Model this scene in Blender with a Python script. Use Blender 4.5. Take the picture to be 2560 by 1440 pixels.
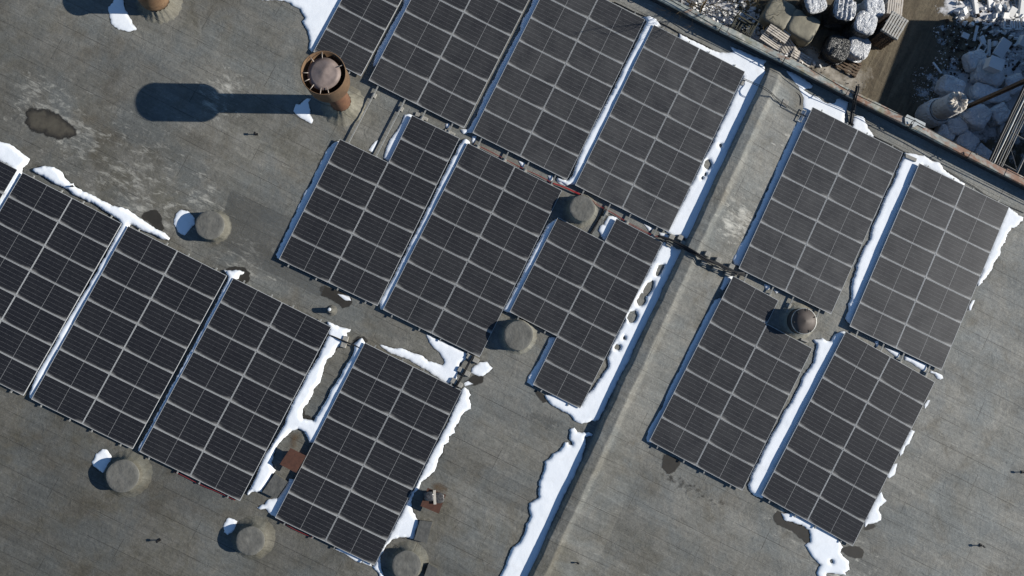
import bpy, bmesh, math, random
import numpy as np
from mathutils import Vector, Matrix, Euler, noise, geometry
R_ = math.radians
scene = bpy.context.scene
col = scene.collection
for o in list(bpy.data.objects):
    bpy.data.objects.remove(o)

# ------------------------------------------------------------------ camera
F, AX, AY, CH = 1707.0, R_(3.2284), R_(-3.0006), 29.431
cam_d = bpy.data.cameras.new('camera'); cam = bpy.data.objects.new('camera', cam_d); col.objects.link(cam)
cam.location = (0, 0, CH); cam.rotation_euler = (AX, AY, 0)
cam_d.sensor_width = 36; cam_d.lens = F / 2560 * 36; cam_d.clip_end = 2000; cam_d.clip_start = .5
scene.camera = cam
# ------------------------------------------------------------------ sky, sun, exposure
SUN_EL = 25.6
world = bpy.data.worlds.new('World'); scene.world = world; world.use_nodes = True
wn = world.node_tree; wn.nodes.clear()
sky = wn.nodes.new('ShaderNodeTexSky'); sky.sky_type = 'NISHITA'; sky.sun_disc = False
sky.sun_elevation = R_(SUN_EL); sky.sun_rotation = R_(90); sky.air_density = 1.0; sky.dust_density = 0.0; sky.ozone_density = 5.0
bg = wn.nodes.new('ShaderNodeBackground'); bg.inputs['Strength'].default_value = .074
wo = wn.nodes.new('ShaderNodeOutputWorld')
wn.links.new(sky.outputs[0], bg.inputs[0]); wn.links.new(bg.outputs[0], wo.inputs[0])
sun_d = bpy.data.lights.new('sun', 'SUN'); sun = bpy.data.objects.new('sun', sun_d); col.objects.link(sun)
sun_d.energy = 5.0; sun_d.angle = R_(.5); sun_d.color = (1, .955, .88)
sun.rotation_euler = Vector((-math.cos(R_(SUN_EL)), 0, -math.sin(R_(SUN_EL)))).to_track_quat('-Z', 'Y').to_euler()
sun.location = (60, 0, 40)
vs = scene.view_settings
scene.display_settings.display_device = 'sRGB'
vs.view_transform = 'Standard'; vs.look = 'None'; vs.gamma = 1; vs.exposure = .42; vs.use_curve_mapping = False

# ------------------------------------------------------------------ measuring helpers: photo pixel -> point at a height
CR = Euler((AX, AY, 0)).to_matrix()
def P(px, py, z=0.0):
    d = CR @ Vector(((px - 1280) / F, -(py - 720) / F, -1))
    return Vector((0, 0, CH)) + d * ((CH - z) / -d.z)
GZ = -5.5                                   # yard level under the roof
def Y(px, py, h=0.0): return P(px, py, GZ + h)
def Z(ox, oy, s, pts): return [(ox + x / s, oy + y / s) for x, y in pts]
PSI = R_(-26.63)
U = Vector((math.cos(PSI), math.sin(PSI), 0)); V = Vector((math.sin(PSI), -math.cos(PSI), 0))
rng = random.Random(7)

# ------------------------------------------------------------------ object helpers
def link(o, parent=None):
    col.objects.link(o)
    if parent is not None: o.parent = parent
    return o
def tag(o, label=None, cat=None, group=None, kind=None):
    if label: o['label'] = label
    if cat: o['category'] = cat
    if group: o['group'] = group
    if kind: o['kind'] = kind
    return o
def empty(name, loc, rot=(0, 0, 0)):
    o = bpy.data.objects.new(name, None); o.location = loc; o.rotation_euler = rot; o.empty_display_size = .2
    return link(o)
class MB:
    def __init__(s): s.v = []; s.f = []; s.sm = []
    def add(s, vs, fs, smooth=False, M=None):
        n = len(s.v)
        s.v += [tuple(M @ Vector(v)) if M else tuple(v) for v in vs]
        for f in fs: s.f.append(tuple(i + n for i in f)); s.sm.append(smooth)
        return s
    def box(s, c, d, rz=0, M=None, taper=1.0):
        x, y, z = d[0] / 2, d[1] / 2, d[2] / 2
        t = taper
        vs = [(-x, -y, -z), (x, -y, -z), (x, y, -z), (-x, y, -z), (-x * t, -y * t, z), (x * t, -y * t, z), (x * t, y * t, z), (-x * t, y * t, z)]
        m = Matrix.Translation(Vector(c)) @ Matrix.Rotation(rz, 4, 'Z')
        if M: m = m @ M
        return s.add(vs, [(3, 2, 1, 0), (4, 5, 6, 7), (0, 1, 5, 4), (1, 2, 6, 5), (2, 3, 7, 6), (3, 0, 4, 7)], False, m)
    def prism(s, pts, z0, z1, slope=None):
        n = len(pts)
        vs = [(p[0], p[1], z0) for p in pts] + [(p[0], p[1], z1) for p in pts]
        a = sum(pts[i][0] * pts[(i + 1) % n][1] - pts[(i + 1) % n][0] * pts[i][1] for i in range(n))
        if a < 0: vs = vs[:n][::-1] + vs[n:][::-1]
        fs = [tuple(range(n))[::-1], tuple(range(n, 2 * n))] + [(i, (i + 1) % n, (i + 1) % n + n, i + n) for i in range(n)]
        return s.add(vs, fs)
    def tube(s, pts, r, n=6, cap=True):
        pts = [Vector(p) for p in pts]; m = len(pts)
        rs = r if isinstance(r, (list, tuple)) else [r] * m
        vs = []; up = Vector((0, 0, 1))
        for i, p in enumerate(pts):
            t = (pts[min(i + 1, m - 1)] - pts[max(i - 1, 0)])
            t = t.normalized() if t.length > 1e-9 else Vector((1, 0, 0))
            a = t.cross(up if abs(t.z) < .9 else Vector((1, 0, 0))).normalized(); b = a.cross(t)
            for k in range(n):
                w = 2 * math.pi * k / n
                vs.append(p + (a * math.cos(w) + b * math.sin(w)) * rs[i])
        fs = [(i * n + k, i * n + (k + 1) % n, (i + 1) * n + (k + 1) % n, (i + 1) * n + k) for i in range(m - 1) for k in range(n)]
        if cap: fs += [tuple(range(n))[::-1], tuple((m - 1) * n + k for k in range(n))]
        return s.add(vs, fs, n > 4)
    def lathe(s, prof, n=40, c=(0, 0, 0), fn=None, close=True):
        """prof: (r, z) list from bottom outside to top; fn(theta, i, r, z) -> (r, z)"""
        vs = []; m = len(prof); c = Vector(c)
        for i, (r, z) in enumerate(prof):
            for k in range(n):
                w = 2 * math.pi * k / n
                rr, zz = fn(w, i, r, z) if fn else (r, z)
                vs.append(c + Vector((rr * math.cos(w), rr * math.sin(w), zz)))
        fs = [(i * n + k, i * n + (k + 1) % n, (i + 1) * n + (k + 1) % n, (i + 1) * n + k) for i in range(m - 1) for k in range(n)]
        if close: fs.append(tuple((m - 1) * n + k for k in range(n)))
        return s.add(vs, fs, True)
    def build(s, name, mat, parent=None, loc=None, rz=0):
        me = bpy.data.meshes.new(name); me.from_pydata(s.v, [], s.f)
        me.polygons.foreach_set('use_smooth', s.sm); me.update()
        if mat: me.materials.append(mat)
        o = bpy.data.objects.new(name, me); link(o, parent)
        if loc is not None: o.location = loc
        o.rotation_euler.z = rz
        return o
def arrow(p, q):                              # heading from p to q in the ground plane
    return math.atan2(q[1] - p[1], q[0] - p[0])

# ------------------------------------------------------------------ materials
def mat(name):
    m = bpy.data.materials.new(name); m.use_nodes = True
    nt = m.node_tree; b = nt.nodes['Principled BSDF']
    return m, nt, b
class NB:                                      # tiny node writer
    def __init__(s, nt): s.nt = nt
    def n(s, t, **k):
        x = s.nt.nodes.new(t)
        for a, v in k.items():
            if a.startswith('i_'):
                key = a[2:]; key = int(key) if key.isdigit() else key
                if hasattr(v, 'is_output'): s.nt.links.new(v, x.inputs[key])
                else: x.inputs[key].default_value = v
            else: setattr(x, a, v)
        return x
    def coord(s, kind='Object'): return s.n('ShaderNodeTexCoord').outputs[kind]
    def pos(s): return s.n('ShaderNodeNewGeometry').outputs['Position']
    def mapping(s, vec, scale=(1, 1, 1), rot=(0, 0, 0), loc=(0, 0, 0)):
        m = s.n('ShaderNodeMapping', i_0=vec); m.inputs['Scale'].default_value = scale
        m.inputs['Rotation'].default_value = rot; m.inputs['Location'].default_value = loc
        return m.outputs[0]
    def noise(s, vec, scale, detail=4, rough=.55, dist=0.0):
        x = s.n('ShaderNodeTexNoise', i_Vector=vec, i_Scale=scale, i_Detail=detail, i_Roughness=rough, i_Distortion=dist)
        return x.outputs[0]
    def ramp(s, fac, *stops):
        r = s.n('ShaderNodeValToRGB', i_0=fac); e = r.color_ramp.elements
        while len(e) < len(stops): e.new(.5)
        for el, (p, c) in zip(e, stops):
            el.position = p; el.color = (c, c, c, 1) if not isinstance(c, tuple) else (*c, 1)
        return r.outputs[0]
    def mix(s, f, a, b, mode='MIX'):
        x = s.n('ShaderNodeMix', data_type='RGBA', blend_type=mode)
        for key, v in ((0, f), (6, a), (7, b)):
            if hasattr(v, 'is_output'): s.nt.links.new(v, x.inputs[key])
            else: x.inputs[key].default_value = v if key == 0 else (*v, 1) if len(v) == 3 else v
        return x.outputs[2]
    def m(s, op, a, b=0.0, c=None, clamp=False):
        x = s.n('ShaderNodeMath', operation=op, use_clamp=clamp)
        for i, v in enumerate((a, b) + (() if c is None else (c,))):
            if hasattr(v, 'is_output'): s.nt.links.new(v, x.inputs[i])
            else: x.inputs[i].default_value = v
        return x.outputs[0]
    def bump(s, h, strength=.5, dist=.02, normal=None):
        b = s.n('ShaderNodeBump', i_Height=h, i_Strength=strength, i_Distance=dist)
        if normal is not None: s.nt.links.new(normal, b.inputs['Normal'])
        return b.outputs[0]
    def sep(s, vec):
        x = s.n('ShaderNodeSeparateXYZ', i_0=vec); return x.outputs
def simple(name, c, rough=.8, var=.25, scale=6, metal=0.0, bump=0.0, c2=None, spec=.3, objrand=0.0, bscale=None):
    m, nt, b = mat(name); q = NB(nt)
    pos = q.pos()
    f = q.noise(pos, scale, 5)
    c2 = c2 or tuple(x * (1 - var) for x in c)
    k = q.mix(q.ramp(f, (.3, 0.0), (.7, 1.0)), c2, c)
    if objrand:
        oi = q.n('ShaderNodeObjectInfo').outputs['Random']
        k = q.mix(1.0, k, q.ramp(oi, (0, 1 - objrand), (1, 1.0)), 'MULTIPLY')
    nt.links.new(k, b.inputs['Base Color']); b.inputs['Roughness'].default_value = rough
    b.inputs['Metallic'].default_value = metal; b.inputs['Specular IOR Level'].default_value = spec
    if bump: nt.links.new(q.bump(q.noise(pos, bscale or scale * 3, 5), 1.0, bump), b.inputs['Normal'])
    return m

def roof_mat(name, tint=(1, 1, 1), turn=0.0, rolls=1.0):
    """weathered bitumen membrane: rolls laid along the long side of the panels"""
    m, nt, b = mat(name); q = NB(nt)
    pos = q.pos()
    al = q.mapping(pos, rot=(0, 0, -PSI + turn))              # x along U, y across
    big = q.noise(pos, .16, 3, .5)
    mid = q.noise(pos, .75, 7, .68, .6)
    st = q.noise(q.mapping(al, scale=(.35, 3.2, 1)), 1.0, 6, .62, .6)
    st2 = q.noise(q.mapping(al, scale=(1.1, 9, 1)), 1.3, 5, .65, .3)
    fine = q.noise(pos, 22, 4, .7)
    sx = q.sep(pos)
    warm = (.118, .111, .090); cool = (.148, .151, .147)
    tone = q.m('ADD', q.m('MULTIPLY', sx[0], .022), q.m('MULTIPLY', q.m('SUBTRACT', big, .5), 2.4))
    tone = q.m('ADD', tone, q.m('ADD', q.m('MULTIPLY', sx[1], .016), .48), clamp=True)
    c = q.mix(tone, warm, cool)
    c = q.mix(q.ramp(mid, (.36, 0.0), (.62, 1.0)), c, (.178, .174, .16))
    c = q.mix(q.ramp(q.noise(pos, .55, 5, .65, .7), (.50, 0.0), (.68, .6)), c, (.098, .088, .070))
    c = q.mix(q.ramp(q.noise(q.mapping(pos, loc=(31, 7, 0)), .42, 5, .62, .5), (.46, 0.0), (.62, .7)), c, (.135, .145, .146))
    # tone of each roll
    row = q.m('FLOOR', q.m('MULTIPLY', q.sep(al)[1], 1 / 1.02))
    seg = q.m('FLOOR', q.m('ADD', q.m('MULTIPLY', q.sep(al)[0], 1 / 9.5), q.m('MULTIPLY', row, .37)))
    wn_ = q.n('ShaderNodeTexWhiteNoise', noise_dimensions='2D', i_Vector=q.n('ShaderNodeCombineXYZ', i_0=row, i_1=seg).outputs[0]).outputs[0]
    c = q.mix(1.0, c, q.ramp(wn_, (0, .87), (1, 1.08)), 'MULTIPLY')
    c = q.mix(1.0, c, q.ramp(st, (.3, .88), (.5, 1.0), (.72, 1.12)), 'MULTIPLY')
    c = q.mix(1.0, c, q.ramp(st2, (.3, .90), (.7, 1.11)), 'MULTIPLY')
    grain = q.noise(pos, 6.5, 8, .78, .3)
    c = q.mix(1.0, c, q.ramp(grain, (.28, .76), (.5, 1.0), (.72, 1.27)), 'MULTIPLY')
    c = q.mix(1.0, c, q.ramp(fine, (.25, .80), (.75, 1.2)), 'MULTIPLY')
    # seams
    fy = q.m('FRACT', q.m('MULTIPLY', q.sep(al)[1], 1 / 1.02))
    fx = q.m('FRACT', q.m('ADD', q.m('MULTIPLY', q.sep(al)[0], 1 / 9.5), q.m('MULTIPLY', row, .37)))
    wob = q.m('MULTIPLY', q.m('SUBTRACT', q.noise(pos, 2.5, 3), .5), .02)
    s1 = q.m('LESS_THAN', q.m('ABSOLUTE', q.m('SUBTRACT', q.m('ADD', fy, wob), .5)), .014)
    s2 = q.m('LESS_THAN', q.m('ABSOLUTE', q.m('SUBTRACT', fx, .5)), .0016)
    br = q.ramp(q.noise(pos, .7, 4), (.36, .12), (.6, 1.0))
    seam = q.m('MULTIPLY', q.m('MULTIPLY', q.m('MAXIMUM', s1, s2), br), rolls)
    c = q.mix(q.m('MULTIPLY', seam, .6), c, (.05, .048, .045))
    # chalky salt marks, thickest in two spots near the left side
    def spot(px, py, rad):
        w = P(px, py)
        dd = q.n('ShaderNodeVectorMath', operation='DISTANCE', i_0=pos, i_1=tuple(w)).outputs['Value']
        return q.m('SUBTRACT', 1.0, q.m('DIVIDE', dd, rad), clamp=True)
    zone = None
    for a in ((330, 455, 4.2), (200, 350, 3.0), (110, 260, 2.6), (620, 640, 2.2), (470, 520, 2.6), (560, 230, 2.2), (2100, 1440, 3.0), (2010, 360, 2.0), (1860, 560, 2.5), (1990, 1250, 3)):
        z_ = spot(*a); zone = z_ if zone is None else q.m('MAXIMUM', zone, z_)
    ch = q.noise(q.mapping(al, scale=(1.0, 2.2, 1)), 1.9, 8, .72, .5)
    cl = q.noise(pos, .75, 3, .5)
    chm = q.ramp(q.m('ADD', ch, q.m('MULTIPLY', zone, q.m('MULTIPLY', cl, .42))), (.66, 0.0), (.86, 1.0))
    c = q.mix(q.m('MULTIPLY', chm, .8), c, (.50, .49, .45))
    dash = q.ramp(q.m('ADD', q.noise(q.mapping(al, scale=(1.2, 8, 1)), 1.0, 4, .6), q.m('MULTIPLY', zone, .06)), (.675, 0.0), (.78, .75))
    c = q.mix(dash, c, (.36, .355, .33))
    rr = q.noise(pos, .5, 4); c = q.mix(q.ramp(rr, (.62, 0.0), (.78, .35)), c, (.10, .078, .05))
    falloff = q.ramp(q.m('ADD', q.m('ADD', q.m('MULTIPLY', sx[1], .014), q.m('MULTIPLY', sx[0], .0225)), q.m('ADD', .5, q.m('MULTIPLY', q.m('SUBTRACT', q.noise(pos, .25, 3), .5), .9))), (0.0, .60), (.42, .94), (.75, 1.12), (1.0, 1.28))  # light falloff to the lower left painted into the tone, plus random mottling
    c = q.mix(1.0, c, falloff, 'MULTIPLY')
    c = q.mix(1.0, c, tint, 'MULTIPLY')
    nt.links.new(c, b.inputs['Base Color']); b.inputs['Roughness'].default_value = .85
    b.inputs['Specular IOR Level'].default_value = .25
    h = q.m('ADD', q.m('MULTIPLY', st, .9), q.m('MULTIPLY', grain, .35))
    h = q.m('ADD', h, q.m('MULTIPLY', q.noise(pos, 3.2, 5, .6, .8), .8))
    h = q.m('SUBTRACT', h, q.m('MULTIPLY', seam, .3))
    nt.links.new(q.bump(h, .75, .04), b.inputs['Normal'])
    return m
M = {}
M['roof'] = roof_mat('bitumen_roof', (1.05, 1.035, .978))
def wrap_mat():
    m, nt, b = mat('wrapped_bitumen'); q = NB(nt); o = q.coord(); pos = q.pos()
    s = q.sep(o); ang = q.m('ARCTAN2', s[1], s[0]); rad = q.n('ShaderNodeVectorMath', operation='LENGTH', i_0=o).outputs['Value']
    pv = q.n('ShaderNodeCombineXYZ', i_0=q.m('MULTIPLY', ang, 5.0), i_1=q.m('MULTIPLY', rad, 1.6), i_2=0.0).outputs[0]
    rays = q.noise(pv, 2.2, 5, .6, .7); cl = q.noise(pos, 4, 5, .6, .5)
    c = q.mix(q.ramp(cl, (.3, 0.0), (.7, 1.0)), (.10, .096, .08), (.155, .148, .125))
    outer = q.m('MULTIPLY', q.m('GREATER_THAN', rad, .55), 1.0)
    c = q.mix(q.m('MULTIPLY', q.ramp(rays, (.42, 0.0), (.66, .35)), outer), c, (.22, .20, .155))
    c = q.mix(1.0, c, q.ramp(rays, (.25, .72), (.7, 1.15)), 'MULTIPLY')
    nt.links.new(c, b.inputs['Base Color']); b.inputs['Roughness'].default_value = .85; b.inputs['Specular IOR Level'].default_value = .25
    h = q.m('ADD', q.m('MULTIPLY', rays, 1.0), q.m('MULTIPLY', cl, .8))
    nt.links.new(q.bump(h, .7, .05), b.inputs['Normal']); return m
M['wrap'] = wrap_mat()
M['lid'] = simple('wrapped_lid', (.115, .114, .104), .85, .35, 4, bump=.03, bscale=5)
M['skirt'] = roof_mat('bitumen_skirt', (1.12, 1.08, .95))
M['wrapcap'] = simple('bitumen_cap', (.152, .148, .13), .85, .35, 3.2, bump=.03, bscale=5)
def snow_mat():
    m, nt, b = mat('snow'); q = NB(nt); pos = q.pos()
    f = q.noise(pos, 1.6, 5)
    c = q.mix(q.ramp(f, (.3, 0.0), (.75, 1.0)), (.79, .82, .84), (.84, .86, .87))
    at = q.n('ShaderNodeAttribute', attribute_name='edge').outputs['Fac']
    thin = q.ramp(q.m('ADD', at, q.m('MULTIPLY', q.m('SUBTRACT', q.noise(pos, 4.5, 5, .65), .5), 1.8)), (.0, .75), (.55, 0.0))
    c = q.mix(thin, c, (.46, .47, .47))
    c = q.mix(q.ramp(q.noise(pos, 2.2, 6, .7), (.55, 0.0), (.75, .28)), c, (.56, .55, .53))
    dirt = q.noise(pos, 26, 3, .6)
    c = q.mix(q.ramp(dirt, (.76, 0.0), (.82, .5)), c, (.35, .33, .3))
    nt.links.new(c, b.inputs['Base Color']); b.inputs['Roughness'].default_value = .7; b.inputs['Specular IOR Level'].default_value = .2
    h = q.m('ADD', q.noise(pos, 3, 4), q.m('MULTIPLY', q.noise(pos, 45, 3), .08))
    nt.links.new(q.bump(h, .22, .04), b.inputs['Normal']); return m
M['snow'] = snow_mat()
def panel_mat():
    m, nt, b = mat('solar_cells'); q = NB(nt)
    o = q.coord(); s = q.sep(o); pos = q.pos()
    x, y = s[0], s[1]                                        # module 2.278 x 1.134, local origin at a corner
    def lines(v, step, off, w):
        fr = q.m('FRACT', q.m('DIVIDE', q.m('ADD', v, off), step))
        return q.m('LESS_THAN', q.m('ABSOLUTE', q.m('SUBTRACT', fr, .5)), w / step / 2)
    cw = 1.086 / 6
    ly = lines(y, cw, cw / 2 - .024, .0075)
    ch = 1.105 / 12
    lx = lines(x, ch, ch / 2 - .034, .004)
    busb = lines(y, cw / 9, 0, .0022)
    mid = q.m('LESS_THAN', q.m('ABSOLUTE', q.m('SUBTRACT', x, 1.139)), .0055)
    cn = q.n('ShaderNodeTexWhiteNoise', noise_dimensions='3D', i_Vector=q.n('ShaderNodeCombineXYZ', i_0=q.m('FLOOR', q.m('DIVIDE', x, ch)), i_1=q.m('FLOOR', q.m('DIVIDE', y, cw)), i_2=q.n('ShaderNodeObjectInfo').outputs['Random']).outputs[0]).outputs[0]
    c = q.mix(cn, (.0095, .0098, .0125), (.0135, .0138, .0165))
    c = q.mix(q.m('MULTIPLY', busb, .3), c, (.06, .06, .065))
    c = q.mix(q.m('MULTIPLY', lx, .4), c, (.05, .05, .052))
    dash = q.ramp(q.noise(q.mapping(pos, scale=(9, 9, 9)), 1.0, 2), (.3, .35), (.6, 1.0))
    c = q.mix(q.m('MULTIPLY', ly, dash), c, (.15, .15, .147))
    c = q.mix(mid, c, (.30, .30, .29))
    # frosty residue, thick towards module edges and corners; per-array amount also paints sun sheen
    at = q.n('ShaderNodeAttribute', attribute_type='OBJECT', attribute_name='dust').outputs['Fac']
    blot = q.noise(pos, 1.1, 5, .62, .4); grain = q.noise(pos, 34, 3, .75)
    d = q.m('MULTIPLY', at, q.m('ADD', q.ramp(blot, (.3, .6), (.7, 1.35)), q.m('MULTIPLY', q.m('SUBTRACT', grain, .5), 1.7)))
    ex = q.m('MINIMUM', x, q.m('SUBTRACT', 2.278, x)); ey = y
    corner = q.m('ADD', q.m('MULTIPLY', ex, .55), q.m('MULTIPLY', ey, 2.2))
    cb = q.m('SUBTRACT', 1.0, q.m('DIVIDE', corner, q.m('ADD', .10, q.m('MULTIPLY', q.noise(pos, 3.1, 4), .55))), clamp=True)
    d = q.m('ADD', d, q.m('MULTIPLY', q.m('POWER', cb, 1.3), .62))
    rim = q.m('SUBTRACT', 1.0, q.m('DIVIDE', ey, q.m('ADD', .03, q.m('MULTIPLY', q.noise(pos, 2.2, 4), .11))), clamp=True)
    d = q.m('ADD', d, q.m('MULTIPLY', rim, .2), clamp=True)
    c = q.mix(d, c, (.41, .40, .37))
    nt.links.new(c, b.inputs['Base Color']); b.inputs['Roughness'].default_value = .35; b.inputs['Specular IOR Level'].default_value = .25
    return m
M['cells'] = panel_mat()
M['frame'] = simple('anodised_aluminium', (.52, .53, .52), .45, .15, 8, 0.0, spec=.5)
M['rail'] = simple('galvanised_rail', (.42, .42, .39), .5, .25, 5, .2)
M['block'] = simple('concrete_block', (.33, .315, .275), .9, .3, 9, bump=.01)
M['cable'] = simple('black_cable', (.012, .012, .013), .5, .2)
M['red'] = simple('red_cable', (.34, .03, .035), .55, .3)
M['dullred'] = simple('dull_red_cable', (.26, .03, .03), .6, .3)
def rust_mat(name, a, b_, c_, scale=3.0, rough=.85):
    m, nt, b = mat(name); q = NB(nt); pos = q.pos()
    f = q.noise(pos, scale, 6, .65, .6); g = q.noise(pos, scale * 3.3, 5, .6)
    c = q.mix(q.ramp(f, (.35, 0.0), (.65, 1.0)), a, b_)
    c = q.mix(q.ramp(g, (.55, 0.0), (.75, .8)), c, c_)
    nt.links.new(c, b.inputs['Base Color']); b.inputs['Roughness'].default_value = rough
    nt.links.new(q.bump(g, .3, .01), b.inputs['Normal']); return m
M['rust'] = rust_mat('rusted_steel', (.10, .045, .024), (.165, .078, .038), (.055, .026, .016))
M['rusty_ochre'] = rust_mat('ochre_rust', (.115, .064, .032), (.165, .10, .05), (.06, .032, .018))
M['rustplate'] = rust_mat('rust_red_plate', (.058, .023, .013), (.092, .036, .02), (.04, .017, .011), 5)
M['hat'] = simple('oxidised_hat', (.26, .205, .18), .65, .4, 3.2, .15, spec=.4)
M['hat2'] = simple('dull_metal_hat', (.085, .068, .057), .6, .25, 4, .2, spec=.4)
M['galv'] = simple('old_galvanised', (.10, .10, .105), .55, .3, 5, .4)
M['bright'] = simple('bare_bolt', (.42, .36, .3), .5, .2, 8, .3)
def coping_mat():
    m, nt, b = mat('peeling_painted_coping'); q = NB(nt); pos = q.pos()
    al = q.mapping(pos, rot=(0, 0, -PSI))
    f = q.noise(q.mapping(al, scale=(.9, 2.2, 1)), 1.3, 6, .65, .8); g = q.noise(pos, 5, 5, .6)
    c = q.mix(q.ramp(g, (.3, 0.0), (.7, 1.0)), (.16, .19, .18), (.40, .41, .36))
    c = q.mix(q.ramp(q.noise(pos, 1.1, 4), (.5, 0.0), (.68, .8)), c, (.22, .18, .075))
    xs = q.m('MULTIPLY', q.sep(pos)[0], .0105)
    c = q.mix(q.ramp(q.m('ADD', f, xs), (.64, 0.0), (.78, .85)), c, (.22, .085, .036))
    c = q.mix(q.ramp(q.noise(pos, 2.6, 5), (.56, 0.0), (.74, .9)), c, (.55, .52, .45))
    nt.links.new(c, b.inputs['Base Color']); b.inputs['Roughness'].default_value = .7
    nt.links.new(q.bump(g, .3, .01), b.inputs['Normal']); return m
M['coping'] = coping_mat()
M['wall'] = simple('grey_render_wall', (.22, .21, .19), .9, .3, 1.5, bump=.01)
def sheet_mat(name, c1, c2, soft=.5, maxa=.9, scale=5, core=1.0, lo=.12):
    """thin soaked or stained film, ragged towards its edge (vertex attribute 'edge')"""
    m, nt, b = mat(name); q = NB(nt); pos = q.pos()
    at = q.n('ShaderNodeAttribute', attribute_name='edge').outputs['Fac']
    f = q.noise(pos, scale, 6, .65)
    a = q.ramp(q.m('ADD', q.m('MULTIPLY', at, core), q.m('MULTIPLY', q.m('SUBTRACT', f, .5), 1.1 if core == 1 else 2.2)), (lo, 0.0), (lo + soft, maxa))
    c = q.mix(q.noise(pos, scale * .6, 5, .6), c1, c2)
    if name == 'silty_puddle': c = q.mix(q.ramp(q.m('ADD', at, q.m('MULTIPLY', q.m('SUBTRACT', f, .5), 1.4)), (.35, 0.0), (.95, 1.0)), (.022, .02, .017), c)
    nt.links.new(c, b.inputs['Base Color']); b.inputs['Roughness'].default_value = .6; b.inputs['Specular IOR Level'].default_value = .3
    tr = q.n('ShaderNodeBsdfTransparent'); mx = q.n('ShaderNodeMixShader', i_0=a)
    nt.links.new(tr.outputs[0], mx.inputs[1]); nt.links.new(b.outputs[0], mx.inputs[2])
    nt.links.new(mx.outputs[0], nt.nodes['Material Output'].inputs['Surface']); return m
M['wet'] = sheet_mat('wet_bitumen', (.022, .02, .017), (.05, .045, .036), .35, .9)
M['fringe'] = sheet_mat('melt_fringe', (.03, .028, .024), (.06, .055, .045), .5, .75)
M['silt'] = sheet_mat('silty_puddle', (.03, .026, .02), (.13, .115, .085), .3, .92, 4)
M['ruststain'] = sheet_mat('rust_stain', (.13, .075, .03), (.10, .06, .03), .9, .6)
M['dust'] = sheet_mat('white_dust', (.34, .30, .235), (.56, .51, .43), .6, .9, 3, 1.0, .05)
M['snowdust'] = sheet_mat('thin_snow_and_crumbs', (.48, .46, .43), (.74, .74, .75), .4, .92, 1.6, .82, .12)
M['newpatch'] = sheet_mat('newer_membrane', (.085, .088, .084), (.12, .122, .115), .05, .28, 9)

# ------------------------------------------------------------------ polygon filler (snow, stains)
def inside(px, py, poly):
    r = np.zeros(px.shape, bool); n = len(poly)
    for i in range(n):
        (x1, y1), (x2, y2) = poly[i], poly[(i + 1) % n]
        if y1 == y2: continue
        c = ((y1 > py) != (y2 > py)) & (px < (x2 - x1) * (py - y1) / (y2 - y1) + x1)
        r ^= c
    return r
def dist(px, py, poly):
    d = np.full(px.shape, 1e9); n = len(poly)
    for i in range(n):
        (x1, y1), (x2, y2) = poly[i], poly[(i + 1) % n]
        dx, dy = x2 - x1, y2 - y1; L = dx * dx + dy * dy + 1e-12
        t = np.clip(((px - x1) * dx + (py - y1) * dy) / L, 0, 1)
        d = np.minimum(d, np.hypot(px - x1 - t * dx, py - y1 - t * dy))
    return d
def rough_outline(pts, step, jit, grow=0.0, seed=0.0):
    n = len(pts); out = []
    a = sum(pts[i][0] * pts[(i + 1) % n][1] - pts[(i + 1) % n][0] * pts[i][1] for i in range(n))
    sg = 1 if a > 0 else -1
    for i in range(n):
        p = Vector(pts[i][:2]); q = Vector(pts[(i + 1) % n][:2]); L = (q - p).length
        k = max(1, int(L / step)); nm = Vector((q.y - p.y, p.x - q.x)) * sg
        nm = nm.normalized() if nm.length > 1e-9 else Vector((0, 0))
        for j in range(k):
            w = p.lerp(q, j / k)
            v3 = Vector((w.x * 2.3, w.y * 2.3, seed))
            off = (noise.noise(v3) * .6 + noise.noise(v3 * 3.1) * .7 + noise.noise(v3 * 7) * .6 + noise.noise(v3 * 14) * .4) * jit + grow
            out.append((w.x + nm.x * off, w.y + nm.y * off))
    return out
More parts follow.
